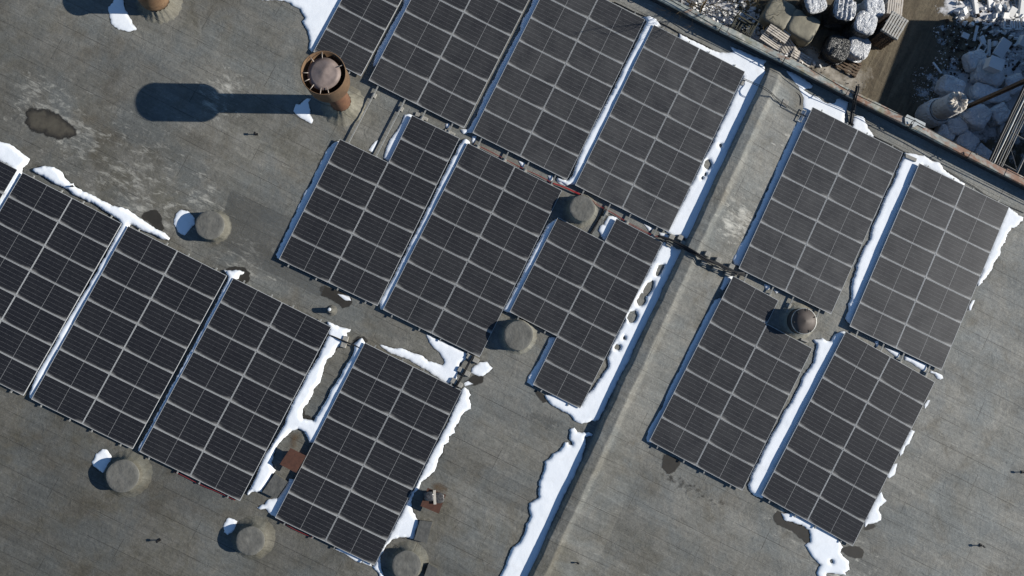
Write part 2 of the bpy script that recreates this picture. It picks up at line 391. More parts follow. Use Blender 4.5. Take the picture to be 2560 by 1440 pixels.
def fill(poly, holes, spacing, ring=0.0):
    xs = [p[0] for p in poly]; ys = [p[1] for p in poly]
    gx, gy = np.meshgrid(np.arange(min(xs), max(xs), spacing), np.arange(min(ys), max(ys), spacing * .87))
    gx = gx.copy(); gx[1::2] += spacing / 2; gx = gx.ravel(); gy = gy.ravel()
    ok = inside(gx, gy, poly)
    for h in holes: ok &= ~inside(gx, gy, h)
    gx, gy = gx[ok], gy[ok]
    d = dist(gx, gy, poly)
    for h in holes: d = np.minimum(d, dist(gx, gy, h))
    k = d > spacing * .45; gx, gy = gx[k], gy[k]
    verts = []; edges = []
    for lp in [poly] + holes:
        n0 = len(verts); verts += [Vector(p) for p in lp]; edges += [(n0 + i, n0 + (i + 1) % len(lp)) for i in range(len(lp))]
    if ring:
        rp = []
        for sgn, lp in [(1, poly)] + [(-1, h) for h in holes]:
            a_ = sum(lp[i][0] * lp[(i + 1) % len(lp)][1] - lp[(i + 1) % len(lp)][0] * lp[i][1] for i in range(len(lp))); g = sgn * (1 if a_ > 0 else -1)
            for i in range(len(lp)):
                p0, p1 = lp[i - 1], lp[(i + 1) % len(lp)]; tx, ty = p1[0] - p0[0], p1[1] - p0[1]; L = math.hypot(tx, ty) + 1e-9
                rp.append((lp[i][0] - ty / L * ring * g, lp[i][1] + tx / L * ring * g))
        qx = np.array([p[0] for p in rp]); qy = np.array([p[1] for p in rp])
        ok = inside(qx, qy, poly)
        for h in holes: ok &= ~inside(qx, qy, h)
        dq = dist(qx, qy, poly)
        for h in holes: dq = np.minimum(dq, dist(qx, qy, h))
        ok &= dq > ring * .6
        verts += [Vector((float(x), float(y))) for x, y in zip(qx[ok], qy[ok])]
    verts += [Vector((float(x), float(y))) for x, y in zip(gx, gy)]
    r = geometry.delaunay_2d_cdt(verts, edges, [], 0, 1e-6)
    vs = [(v.x, v.y) for v in r[0]]; fs = r[2]
    cx = np.array([sum(vs[i][0] for i in f) / len(f) for f in fs]); cy = np.array([sum(vs[i][1] for i in f) / len(f) for f in fs])
    ok = inside(cx, cy, poly)
    for h in holes: ok &= ~inside(cx, cy, h)
    fs = [f for f, k in zip(fs, ok) if k]
    out = []
    for f in fs:
        a = sum(vs[f[i]][0] * vs[f[(i + 1) % len(f)]][1] - vs[f[(i + 1) % len(f)]][0] * vs[f[i]][1] for i in range(len(f)))
        out.append(tuple(f) if a > 0 else tuple(f)[::-1])
    used = sorted({i for f in out for i in f}); mp = {k: i for i, k in enumerate(used)}
    vs = [vs[i] for i in used]; out = [tuple(mp[i] for i in f) for f in out]
    ax = np.array([v[0] for v in vs]); ay = np.array([v[1] for v in vs])
    d = dist(ax, ay, poly)
    for h in holes: d = np.minimum(d, dist(ax, ay, h))
    return vs, out, d
SHEET = [0]
def sheet(name, wpts, m, parent=None, z=0.0, jit=.05, spacing=.12, fade=.16, grow=0.0, holes=()):
    SHEET[0] += 1
    pl = rough_outline(wpts, .1, jit, grow, SHEET[0] * 3.7)
    hl = [rough_outline(h, .1, jit * .5, 0, SHEET[0] * 1.7) for h in holes]
    vs, fs, d = fill(pl, hl, spacing)
    mb = MB(); zz = z + .004 + .0004 * (SHEET[0] % 40)
    mb.add([(x, y, zz) for x, y in vs], fs, True)
    o = mb.build(name, m, parent)
    at = o.data.attributes.new('edge', 'FLOAT', 'POINT')
    at.data.foreach_set('value', np.clip(d / fade, 0, 1).astype(np.float32))
    return o

# ================================================================== the building
bld = empty('building', (0, 0, GZ))
tag(bld, 'flat roofed industrial building covered in grey bitumen with rusty coping at its edge', 'building')
def part(o):                                        # keep world placement under the building's base
    o.parent = bld; o.matrix_parent_inverse = Matrix.Translation((0, 0, -GZ)); return o
PA, PB = P(1650, 0, .45), P(2560, 463, .45)
D = (PB - PA); D.z = 0; D.normalize(); NO = Vector((-D.y, D.x, 0))       # along the edge / outwards
if NO.y < 0: NO = -NO
PA0 = Vector((PA.x, PA.y, 0))
def edge(s, off=0.0, z=0.0): return PA0 + D * s + NO * off + Vector((0, 0, z))
corners = [edge(-48, .15), edge(46, .15), edge(46, -62), edge(-48, -62)]
mb = MB(); mb.add([(c.x, c.y, 0) for c in corners], [(0, 1, 2, 3)] if True else [])
n_ = (corners[1] - corners[0]).cross(corners[2] - corners[0])
if n_.z < 0: mb.f = [(3, 2, 1, 0)]
part(mb.build('roof', M['roof']))
mb = MB()
for i in range(4):
    a, b = corners[i], corners[(i + 1) % 4]
    mb.add([(a.x, a.y, GZ), (b.x, b.y, GZ), (b.x, b.y, -.002), (a.x, a.y, -.002)], [(0, 1, 2, 3)])
part(mb.build('wall', M['wall']))
mb = MB()                                           # upstand behind the coping
for s0, s1 in ((-48, 46),):
    q4 = [edge(s0, .03), edge(s1, .03), edge(s1, .33), edge(s0, .33)]
    mb.prism([(p.x, p.y) for p in q4], -5.45, .405)
M['upstand'] = simple('dark_bitumen_upstand', (.04, .042, .045), .85, .3, 3, bump=.02)
part(mb.build('parapet', M['upstand']))
s = -48.0; k = 0
while s < 46:                                       # sheet metal coping, lapped pieces
    L = rng.uniform(1.9, 3.1); e = min(46, s + L)
    w0, w1 = rng.uniform(-.015, .012), rng.uniform(.31, .345)
    h = .415 + rng.uniform(0, .02) + (.01 if k % 2 else 0)
    mb = MB()
    prof = [(w0, -.10), (w0, 0), (w0 + .02, .012), (w1 - .02, .02), (w1, .008), (w1, -.12)]
    vs = []
    for t in (s, e + .03):
        for (a, b) in prof: p = edge(t, a, h + b); vs.append(p)
    n = len(prof)
    mb.add(vs, [(i, i + 1, n + i + 1, n + i) for i in range(n - 1)])
    part(mb.build('coping', M['coping'])); s = e; k += 1
M['whitesheet'] = simple('white_sheet_metal', (.50, .52, .50), .6, .25, 4)
for pl in ([(2262, 294), (2268, 286), (2287, 296), (2284, 310), (2263, 310)], [(2287, 295), (2314, 308), (2312, 321), (2294, 312), (2279, 322)]):
    w_ = [P(x, y, .48) for x, y in pl]
    mb = MB(); mb.prism([(p.x, p.y) for p in w_], .475, .485); part(mb.build('loose_coping_sheet', M['whitesheet']))
# raised, membrane covered expansion joint running across the roof
C0, C1 = P(1937, 210, .36), P(1359, 1440, .36)
RD = (C1 - C0); RD.z = 0; RD.normalize(); RN = Vector((-RD.y, RD.x, 0))
if RN.x < 0: RN = -RN
prof = [(-.62, -.01), (-.55, .06), (-.48, .24), (-.44, .335), (-.405, .368), (-.37, .377), (-.2, .388), (-.05, .408), (0, .415), (.035, .410), (.08, .385), (.24, .255), (.30, .228), (.38, .21), (.7, .16), (1.1, .10), (1.6, .035), (2.0, -.01)]
mb = MB(); vs = []; NS = 150
for i in range(NS + 1):
    t = -1.05 + i * .26
    for j, (a, z) in enumerate(prof):
        base = C0 + RD * t + RN * a
        nn = noise.noise(Vector((t * .9, a * 1.5, 3))) * .035 + noise.noise(Vector((t * 2.6, a * 3, 9))) * .018
        z = z * .86
        zz = z * (1 + nn * .9) + (nn * .4 if 0 < j < len(prof) - 1 else 0)
        fadeout = min(1, max(0, (t + 1.05) / .9)); zz = zz * fadeout + (-.01) * (1 - fadeout)
        vs.append((base.x + RN.x * nn * 1.2, base.y + RN.y * nn, zz))
n = len(prof)
mb.add(vs, [(i * n + j, (i + 1) * n + j, (i + 1) * n + j + 1, i * n + j + 1) for i in range(NS) for j in range(n - 1)], True)
o = part(mb.build('roof_ridge', M['roof']))
bm = bmesh.new(); bm.from_mesh(o.data); bmesh.ops.recalc_face_normals(bm, faces=bm.faces[:])
if sum(f.normal.z for f in bm.faces) < 0: bmesh.ops.reverse_faces(bm, faces=bm.faces[:])
bm.to_mesh(o.data); bm.free()
# stains on the membrane
def stain(pts, m, **k):
    k.setdefault('grow', .05)
    part(sheet(k.pop('name', 'wet_stain'), [P(*p) for p in pts], m, None, **k))
stain(Z(0, 0, 4, [(285, 1085), (360, 1095), (450, 1105), (530, 1130), (620, 1180), (690, 1250), (760, 1290), (770, 1340), (700, 1370), (640, 1370), (590, 1400), (550, 1370), (490, 1360), (430, 1315), (380, 1325), (300, 1285), (265, 1240), (275, 1190), (260, 1140)]), M['silt'], name='silt_stain', fade=.3, jit=.05, grow=.12)
for pl in (Z(0, 360, 4, [(1410, 740), (1440, 700), (1520, 655), (1570, 660), (1610, 730), (1620, 800), (1650, 880), (1580, 860), (1500, 790), (1450, 760)]),
           Z(0, 360, 4, [(2230, 1265), (2300, 1238), (2380, 1228), (2450, 1240), (2495, 1290), (2490, 1370), (2450, 1400), (2400, 1380), (2300, 1300)]),
           Z(600, 700, 4, [(800, 80), (850, 60), (950, 90), (1110, 180), (1130, 220), (1090, 260), (1030, 280), (970, 225), (880, 175), (815, 155)]),
           Z(1800, 1080, 4, [(535, 850), (570, 795), (620, 810), (700, 880), (830, 930), (900, 1000), (905, 1120), (850, 1105), (760, 1015), (680, 965), (570, 930)]),
           Z(1800, 1080, 4, [(1190, 1170), (1300, 1145), (1400, 1145), (1445, 1200), (1420, 1265), (1380, 1260), (1280, 1240)]),
           Z(1200, 1000, 4, [(1835, 540), (1940, 575), (2010, 615), (1965, 680), (1950, 720), (1870, 735), (1825, 680)]),
           Z(600, 700, 4, [(2340, 955), (2430, 945), (2432, 1010), (2370, 1055), (2290, 1050), (2250, 1020)]),
           Z(1100, 700, 4, [(930, 1090), (1010, 1130), (1070, 1190), (1050, 1250), (1000, 1190)]),
           Z(1800, 1080, 4, [(1425, 965), (1500, 925), (1575, 925), (1520, 965), (1440, 985)]),
           Z(600, 700, 4, [(610, 1300), (640, 1290), (655, 1350), (740, 1375), (750, 1400), (690, 1415), (620, 1390)]),
           Z(0, 360, 4, [(200, 250), (235, 240), (225, 300), (200, 310)]),
           Z(600, 700, 4, [(1110, 630), (1180, 570), (1240, 565), (1285, 600), (1270, 630), (1220, 600), (1160, 650)])):
    stain(pl, M['wet'], jit=.04, fade=.12)
stain(Z(1200, 1000, 4, [(430, 140), (560, 110), (700, 150), (820, 210), (850, 270), (760, 270), (640, 310), (620, 230), (500, 200)]), M['newpatch'], jit=.08, fade=.9)
stain(Z(1200, 1000, 4, [(1800, 700), (2000, 740), (2200, 880), (2500, 1010), (2400, 1080), (2100, 960), (1850, 820)]), M['silt'], jit=.1, fade=1.6)
stain(Z(540, 1060, 4, [(740, 90), (830, 70), (850, 130), (800, 250), (730, 250)]), M['ruststain'], jit=.03, fade=.3, name='rust_stain', z=.02)
stain(Z(540, 1060, 4, [(2130, 600), (2250, 560), (2330, 640), (2310, 710), (2180, 680)]), M['ruststain'], jit=.03, fade=.3, name='rust_stain')
stain([(577, 480), (860, 605), (800, 740), (700, 690), (640, 665), (545, 600)], M['newpatch'], jit=.01, fade=.03, name='membrane_patch')

# ================================================================== solar arrays
MW, ML, GAP = 1.134, 2.278, .02
PW, PL = MW + GAP, ML + GAP
TH = R_(.64)
mb = MB()
fw = .0125
for (x0, y0, x1, y1) in ((0, 0, ML, fw), (0, MW - fw, ML, MW), (0, fw, fw, MW - fw), (ML - fw, fw, ML, MW - fw)):
    mb.box(((x0 + x1) / 2, (y0 + y1) / 2, -.0175), (x1 - x0, y1 - y0, .035))
fr0 = mb.build('frame', M['frame']); FR_ME = fr0.data; bpy.data.objects.remove(fr0)
mb = MB(); mb.box((ML / 2, MW / 2, -.012), (ML - 2 * fw - .002, MW - 2 * fw - .002, .016))
pn0 = mb.build('solar_panel', M['cells']); PN_ME = pn0.data; bpy.data.objects.remove(pn0)
def rail_mesh(mb, x, y0, y1, z):
    for dx in (-.0165, .0165): mb.box((x + dx, (y0 + y1) / 2, z), (.014, y1 - y0, .04))
    mb.box((x, (y0 + y1) / 2, z - .012), (.019, y1 - y0, .016))
ARR = {
 'T1': (-5.489, 20.080, -26.63, [1], {}, 'solar array one module wide running up to the tall rusty chimney'),
 'T2': (-1.113, 17.863, -26.13, [0, 1], {}, 'dusty solar array at the top, its bare rails running out towards the rusty chimney'),
 'T3': (3.352, 15.639, -25.97, [0, 1], {}, 'dusty solar array whose top end lies in the tree shadow at the roof edge'),
 'T4': (7.847, 13.382, -26.21, [0, 1], {}, 'dusty solar array left of the ridge, reaching up to the snow by the coping'),
 'A': (14.983, 9.796, -25.80, [0, 1], {}, 'grey dusty solar array under the cables from the coping'),
 'B': (19.819, 7.316, -25.16, [0, 1], {}, 'grey dusty solar array furthest right, by the rustiest stretch of coping'),
 'C': (11.226, 2.219, -28.12, [0, 1], {1: (1, 7)}, 'solar array with a notch for the cone capped pipe, right of the ridge'),
 'D': (16.218, -0.205, -29.17, [0, 1], {}, 'clean dark solar array at the lower right with snow spilling from its bottom end'),
 'M1': (-4.867, 10.124, -25.42, [0, 1], {0: (2, 7)}, 'solar array in the middle with two modules missing at its upper left corner'),
 'M2': (-0.385, 7.950, -26.24, [0, 1], {}, 'complete solar array in the middle between the two notched ones'),
 'M3': (4.054, 5.756, -27.08, [0, 1], {0: (1, 5)}, 'solar array notched at both ends around two wrapped roof vents, left of the ridge'),
 'L1': (-18.937, 6.433, -27.38, [0, 1], {}, 'dark solar array cut off by the left border of the photo, two arrays wide of snow'),
 'L2': (-14.576, 4.219, -26.90, [0, 1], {}, 'dark solar array below the curved snow bank at the left'),
 'L3': (-10.206, 2.052, -26.76, [0, 1], {}, 'dark solar array ending beside the small hatch and the rust red plate'),
 'L4': (-4.694, -0.673, -26.46, [0, 1], {}, 'dark solar array at the bottom between two rust red plates'),
}
w = P(45, 424.5, .15); a0 = R_(-27.5)
w = w - Vector((math.cos(a0), math.sin(a0), 0)) * 2 * PL
ARR['L0'] = (w.x, w.y, -27.5, [0, 1], {}, 'sliver of a dark solar array at the left border below the snow')
ARR['L1'] = ARR['L1'][:5] + ('dark solar array at the left border with its full top edge under the snow bank',)
DUST_SHEEN = dict(T1=.07, T2=.09, T3=.125, T4=.15, A=.14, B=.13, C=.085, D=.045, M1=.045, M2=.062, M3=.075, L0=.018, L1=.018, L2=.022, L3=.028, L4=.035)  # dusting plus sky and sun sheen painted in, stronger towards the upper right
EXT = {'T2': {0: 3.0, 1: 3.0, 2: .78, 3: .78}, 'T1': {}, 'T3': 0.78, 'T4': .78, 'A': .8, 'B': .8}
AOBJ = {}
for nm, (ox, oy, yaw, cols, lim, label) in ARR.items():
    root = empty('solar_array', (ox, oy, .15 + 2 * PL * math.sin(TH)), (0, TH, R_(yaw)))
    tag(root, label, 'solar array', 'solar arrays on the roof'); AOBJ[nm] = root
    for c in cols:
        r0, r1 = lim.get(c, (0, 7))
        for r in range(r0, r1):
            p = bpy.data.objects.new('solar_panel', PN_ME); link(p, root)
            p.location = (c * PL, -(r + 1) * PW + GAP / 2, rng.uniform(-.002, .002)); p['dust'] = DUST_SHEEN[nm] * .66 * rng.uniform(.85, 1.15)
            f = bpy.data.objects.new('frame', FR_ME); link(f, p)
        for k, fx in enumerate((.2, .77)):
            idx = c * 2 + k; e = EXT.get(nm, .13); e = e.get(idx, .13) if isinstance(e, dict) else e
            x = c * PL + fx * ML; y1 = -r0 * PW + (.10 if nm[0] in 'TABL' else .02); y0 = -r1 * PW - e
            mb = MB(); rail_mesh(mb, x, y0, y1, -.057); mb.build('mounting_rail', M['rail'], root)
            for yy in (-r0 * PW - .25, -(r0 + r1) / 2 * PW, -r1 * PW + .2) + ((-r1 * PW - .45,) if e > .5 else ()):
                zb = .15 + 2 * PL * math.sin(TH) - x * math.sin(TH)
                hh = zb - .078
                mb = MB(); mb.box((x, yy, -.078 - hh / 2), (.20, .20, hh - .004), taper=.94); mb.build('support_block', M['block'], root)

# ================================================================== snow
SN = []
def snow(label, pts, h=.1, holes=(), group=None, fringe=True, steep=.028, jit=.04, sp=.11):
    w = [P(*p) for p in pts]
    seed = len(SN) * 5.13
    pl = rough_outline(w, .06, jit, 0, seed)
    hl = [rough_outline([P(*p) for p in hh], .07, .02, 0, seed + 1) for hh in holes]
    ar = abs(sum(w[i].x * w[(i + 1) % len(w)].y - w[(i + 1) % len(w)].x * w[i].y for i in range(len(w)))) / 2
    sp = max(.045, min(sp, math.sqrt(ar) / 8))
    vs, fs, d = fill(pl, hl, sp, .03)
    cx = sum(p.x for p in w) / len(w); cy = sum(p.y for p in w) / len(w)
    mb = MB(); out = []
    for (x, y), dd in zip(vs, d):
        v3 = Vector((x * 1.7, y * 1.7, seed))
        z = h * .62 * (1 - math.exp(-(dd / steep) ** 1.3)) * (1 + .16 * noise.noise(v3 * .6) + .05 * noise.noise(v3 * 3.3))
        out.append((x - cx, y - cy, max(.014, z)))
    mb.add(out, fs, True)
    o = mb.build('snow_patch', M['snow'], None, (cx, cy, 0))
    at_ = o.data.attributes.new('edge', 'FLOAT', 'POINT'); at_.data.foreach_set('value', np.clip(d / .09, 0, 1).astype(np.float32))
    tag(o, label, 'snow patch', group or 'snow patches on the roof'); SN.append(o)
    if fringe:
        SHEET[0] += 1
        pl2 = rough_outline([(p.x - cx, p.y - cy) for p in w], .09, .04, .055, seed)
        v2, f2, d2 = fill(pl2, [[(x - cx, y - cy) for x, y in q_] for q_ in hl], .14)
        m2 = MB(); m2.add([(x, y, .004 + .0004 * (SHEET[0] % 40)) for x, y in v2], f2, True)
        e = m2.build('wet_edge', M['fringe'], o)
        at = e.data.attributes.new('edge', 'FLOAT', 'POINT'); at.data.foreach_set('value', np.clip(d2 / .05, 0, 1).astype(np.float32))
    return o
def blob(px, py, rx, ry, n=12, ang=0.0, rough=.25, seed=1):
    r = random.Random(seed); out = []
    for k in range(n):
        a = 2 * math.pi * k / n; s = 1 + r.uniform(-rough, rough)
        x, y = rx * s * math.cos(a), ry * s * math.sin(a)
        out.append((px + x * math.cos(ang) - y * math.sin(ang), py + x * math.sin(ang) + y * math.cos(ang)))
    return out
snow('wide snow field left of the one module wide array, cut by the top border', [(600, -60), (640, -2)] + Z(640, 0, 4, [(100, 5), (200, 2), (290, 15), (345, 35), (390, 70), (450, 95), (465, 140), (495, 180), (460, 215), (500, 290), (530, 360), (540, 430), (530, 490), (560, 525), (600, 500)]) + [(830, 65), (868, 0), (895, -60)], .11)
snow('thin blue shaded snow strip right of the one module wide array', [(1012, -30), (1008, 15), (990, 45), (975, 70), (960, 100), (948, 118), (938, 140), (933, 160), (935, 168), (957, 150), (1020, 34), (1050, -30)], .09)
snow('snow strip between the first two wide dusty arrays at the top', [(1340, -30), (1331, 0), (1325, 22), (1307, 47), (1302, 62), (1297, 80), (1285, 100), (1272, 125), (1255, 155), (1240, 187), (1230, 207), (1212, 237), (1207, 250), (1197, 272), (1190, 292), (1180, 307), (1172, 322), (1150, 324), (1158, 334), (1184, 332), (1216, 276), (1247, 216), (1360, 0), (1372, -30)], .10)
snow('snow strip starting from a lump by the tree shadow at the roof edge', [(1605, 42), (1625, 41), (1642, 50), (1652, 66), (1640, 70), (1443, 462), (1430, 462), (1415, 464), (1392, 450), (1393, 444), (1418, 452), (1430, 438), (1440, 410), (1455, 370), (1475, 330), (1500, 282), (1533, 220), (1560, 165), (1590, 107), (1615, 55)], .205)
snow('blue shaded snow strip along the outer side of the array with missing modules', [(835, 357), (825, 365), (815, 380), (802, 405), (787, 437), (775, 465), (760, 485), (752, 505), (740, 530), (727, 552), (715, 585), (702, 610), (690, 637), (692, 646), (702, 648), (850, 360), (846, 352)], .085)
snow('snow wedge in the notch beside the two bare rails', [(1012, 287), (1007, 297), (1000, 315), (990, 330), (975, 350), (965, 372), (959, 395), (970, 404), (982, 400), (1038, 290), (1025, 285)], .085)
snow('little snow heap against the second bare rail', [(945, 350), (937, 355), (927, 367), (921, 376), (931, 381), (939, 367)], .05, jit=.015)
snow('narrow snow ridge between the notched array and the complete one in the middle', [(1157, 350), (1145, 369), (1120, 415), (1090, 478), (1065, 528), (1037, 583), (1015, 628), (977, 704), (970, 712), (962, 728), (952, 745), (948, 760), (952, 774), (966, 776), (1174, 356), (1166, 348)], .205)
snow('narrow snow ridge ending at the vent in the upper notch', [(1388, 548), (1367, 564), (1350, 594), (1325, 642), (1305, 684), (1297, 702), (1286, 722), (1275, 745), (1262, 765), (1257, 777), (1278, 783), (1398, 548)], .2)
snow('stubby snow patch at the upper notch beside the red cable', [(1522, 541), (1515, 547), (1510, 560), (1500, 565), (1495, 577), (1500, 585), (1504, 595), (1512, 602), (1526, 592), (1548, 550), (1540, 543), (1532, 541)], .08)
snow('snow strip below the vent in the lower notch', [(1372, 844), (1367, 860), (1357, 880), (1350, 897), (1337, 917), (1320, 942), (1317, 955), (1332, 966), (1342, 960), (1398, 848), (1385, 842)], .09)
snow('long snow drift along the left foot of the ridge, pitted with bare spots', [(1660, 605), (1680, 615), (1690, 622), (1708, 625), (1697, 645), (1682, 672), (1670, 697), (1657, 722), (1645, 760), (1625, 795), (1600, 840), (1587, 870), (1575, 900), (1557, 930), (1535, 972), (1512, 1020), (1500, 1042), (1495, 1050), (1475, 1054), (1455, 1059), (1435, 1052), (1425, 1037), (1400, 1025), (1387, 1017), (1375, 1010), (1365, 997), (1361, 987), (1385, 985), (1440, 1008), (1452, 1013), (1462, 990), (1482, 972), (1500, 945), (1520, 915), (1517, 895), (1530, 860), (1547, 828), (1562, 800), (1560, 790), (1600, 712), (1635, 645), (1652, 610)], .12,
     holes=[blob(1649, 675, 8, 17, 12, .45, .2, 3), blob(1622, 722, 10, 24, 14, .5, .22, 4), blob(1604, 748, 11, 15, 12, .4, .2, 5), blob(1580, 792, 11, 17, 12, .5, .2, 6), blob(1544, 868, 9, 8, 10, 0, .2, 7), blob(1560, 845, 4, 4, 8, 0, .2, 8)])
snow('long snow drift along the ridge running off the bottom of the photo', [(1436, 1069), (1444, 1081), (1460, 1081), (1472, 1080), (1482, 1086), (1479, 1090), (1464, 1092), (1464, 1110), (1459, 1130), (1455, 1150), (1442, 1175), (1437, 1192), (1420, 1220), (1407, 1245), (1395, 1275), (1380, 1305), (1365, 1345), (1345, 1395), (1324, 1440), (1296, 1500), (1222, 1500), (1249, 1440), (1261, 1420), (1268, 1395), (1275, 1380), (1282, 1366), (1301, 1354), (1310, 1330), (1316, 1310), (1326, 1290), (1322, 1275), (1323, 1257), (1345, 1245), (1347, 1220), (1348, 1205), (1360, 1175), (1362, 1152), (1372, 1147), (1382, 1135), (1397, 1127), (1405, 1117), (1412, 1105), (1420, 1105), (1421, 1112), (1430, 1112), (1430, 1107), (1421, 1095), (1425, 1072)], .13)
snow('broad snow drift at the upper end of the ridge, reaching along the coping', [(1697, 84), (1740, 105), (1775, 122), (1800, 132), (1815, 133), (1832, 130), (1825, 117), (1850, 125), (1887, 142), (1915, 152), (1910, 162), (1912, 179), (1922, 183), (1910, 210), (1890, 242), (1875, 270), (1860, 300), (1847, 322), (1837, 345), (1825, 372), (1812, 407), (1792, 442), (1782, 467), (1770, 495), (1760, 512), (1747, 550), (1735, 575), (1727, 592), (1722, 602), (1710, 597), (1700, 590), (1685, 590), (1672, 585), (1664, 580), (1720, 475), (1780, 355), (1850, 205), (1855, 190), (1800, 160), (1745, 132), (1695, 100)], .12,
     holes=[blob(1769, 411, 10, 12, 12, .3, .15, 11), blob(1800, 364, 4, 5, 8, 0, .2, 12), blob(1763, 436, 3, 5, 8, .3, .2, 13), blob(1755, 445, 3, 4, 8, 0, .2, 14)])
snow('ragged snow sheet between the ridge and the black cables at the coping', [(1960, 172), (1980, 202), (1982, 211), (1990, 215), (1995, 235), (2005, 245), (2006, 270), (2000, 285), (2012, 290), (2030, 285), (2040, 288), (2100, 318), (2110, 307), (2112, 290), (2117, 270), (2122, 255), (2097, 246), (2090, 250), (2085, 257), (2062, 257), (2047, 245), (2025, 235), (2010, 225), (2030, 222), (2032, 213), (2000, 190)], .07)
snow('blue shaded snow strip facing the ridge at the upper right array', [(2005, 290), (1997, 297), (1990, 310), (1980, 325), (1975, 345), (1965, 367), (1955, 390), (1942, 412), (1935, 437), (1925, 460), (1915, 482), (1905, 505), (1882, 553), (1860, 600), (1847, 615), (1837, 635), (1831, 647), (1834, 660), (1850, 668), (2034, 272), (2020, 285)], .09)
snow('snow lump right of the black cables below the coping', [(2135, 290), (2160, 290), (2164, 305), (2170, 320), (2185, 342), (2150, 335), (2130, 322), (2132, 305)], .07)
snow('clean snow lane between the two dusty arrays at the far right', [(2260, 382), (2280, 384), (2310, 390), (2330, 402), (2350, 407), (2357, 422), (2382, 440), (2412, 460), (2405, 468), (2350, 440), (2305, 414), (2131, 814), (2120, 808), (2112, 797), (2120, 775), (2119, 760), (2126, 747), (2127, 720), (2129, 700), (2140, 668), (2151, 634), (2161, 616), (2174, 597), (2179, 569), (2192, 539), (2209, 499), (2228, 462), (2243, 424), (2252, 404)], .12)
snow('toothed snow bank on the outer side of the furthest right array', [(2518, 518), (2534, 527), (2545, 537), (2558, 544), (2556, 554), (2541, 565), (2530, 571), (2524, 578), (2513, 595), (2513, 606), (2502, 614), (2498, 634), (2491, 647), (2479, 670), (2466, 690), (2452, 712), (2445, 716), (2440, 706)], .09, jit=.06)
snow('tiny snow crescent halfway down the furthest right array', [(2437, 750), (2432, 765), (2428, 777), (2420, 776), (2422, 762), (2429, 751)], .05, jit=.02)
for pl in ([(2211, 869), (2250, 880), (2247, 892), (2242, 895), (2230, 885)], [(2260, 889), (2275, 892), (2317, 912), (2315, 925), (2310, 929), (2292, 917), (2275, 905), (2261, 900)], [(2186, 853), (2197, 850), (2195, 865), (2191, 869)],
           Z(1000, 200, 4, [(455, 455), (480, 430), (497, 438), (490, 478), (465, 480)]), Z(1000, 200, 4, [(725, 560), (765, 560), (758, 605), (730, 637), (715, 610)]), Z(1000, 200, 4, [(1185, 810), (1250, 828), (1247, 855), (1222, 882), (1205, 850)]), Z(1000, 200, 4, [(1478, 955), (1528, 955), (1525, 1003), (1490, 1008)]),
           Z(1300, 400, 4, [(370, 178), (440, 198), (492, 230), (450, 257), (400, 242), (368, 212)]), Z(1300, 400, 4, [(1230, 632), (1335, 690), (1290, 708)]), Z(1300, 400, 4, [(1390, 725), (1440, 732), (1505, 762), (1480, 785), (1400, 752)]), Z(1300, 400, 4, [(2440, 1240), (2495, 1248), (2478, 1288), (2452, 1292)]),
           Z(1560, 600, 4, [(1400, 445), (1465, 458), (1452, 492), (1420, 503)]), Z(1560, 600, 4, [(1492, 492), (1560, 520), (1520, 535)]), Z(640, 0, 4, [(1895, 1238), (1932, 1232), (1922, 1282), (1900, 1275)])):
    snow('small heap of snow between the mounting rails in the aisle between two rows of arrays', pl, .07, group='snow heaps between the rails', fringe=False, jit=.012, sp=.08)
snow('curled snow lump at the corner where the two right hand rows of arrays meet', [(2326, 926), (2340, 930), (2355, 937), (2358, 946), (2350, 950), (2342, 946), (2335, 935), (2325, 932)], .07, jit=.015)
snow('snow lane between the notched array and the clean one at the lower right', [(2095, 831), (2082, 840), (2077, 852), (2065, 852), (2057, 845), (2032, 850), (2040, 860), (2040, 870), (2037, 880), (2032, 905), (2017, 925), (2007, 942), (1997, 965), (1987, 982), (1975, 1007), (1957, 1032), (1947, 1055), (1927, 1087), (1910, 1122), (1897, 1152), (1877, 1187), (1875, 1200), (1869, 1210), (1872, 1225), (1885, 1238), (1906, 1246), (2121, 833), (2108, 826)], .12)
snow('thin snow fringe hugging the middle of the lower right array', [(2287, 1078), (2279, 1095), (2273, 1110), (2262, 1117), (2258, 1132), (2250, 1141), (2248, 1130), (2278, 1074)], .05, jit=.03)
snow('snow wedge further down the outer side of the lower right array', [(2243, 1158), (2239, 1177), (2236, 1187), (2222, 1196), (2217, 1187), (2234, 1160)], .05, jit=.02)
snow('jagged snow patch beside the bottom corner of the lower right array', [(2203, 1228), (2210, 1245), (2216, 1252), (2200, 1265), (2195, 1277), (2202, 1287), (2202, 1301), (2192, 1307), (2170, 1310), (2162, 1318), (2160, 1306), (2182, 1262)], .06)
snow('speck of snow at the upper end of the lower right array', [(2325, 1000), (2320, 1012), (2312, 1022), (2311, 1012), (2319, 1000)], .04, jit=.015)
snow('big snow tongue with a dark hole below the lower right array', [(1952, 1282), (1960, 1300), (1980, 1305), (2007, 1315), (2022, 1325), (2025, 1355), (2012, 1362), (2020, 1375), (2032, 1395), (2050, 1412), (2040, 1430), (2050, 1450), (2064, 1444), (2067, 1432), (2095, 1436), (2115, 1437), (2112, 1430), (2125, 1425), (2120, 1402), (2107, 1390), (2100, 1380), (2107, 1367), (2100, 1355), (2080, 1328), (2020, 1300), (1985, 1282)], .09, holes=[blob(2078, 1403, 4.5, 4.5, 10, 0, .2, 21)])
snow('short snow strip at the top of the array notched for the cone capped pipe', [(1811, 691), (1806, 705), (1799, 722), (1808, 727), (1828, 700), (1832, 690)], .07, jit=.02)
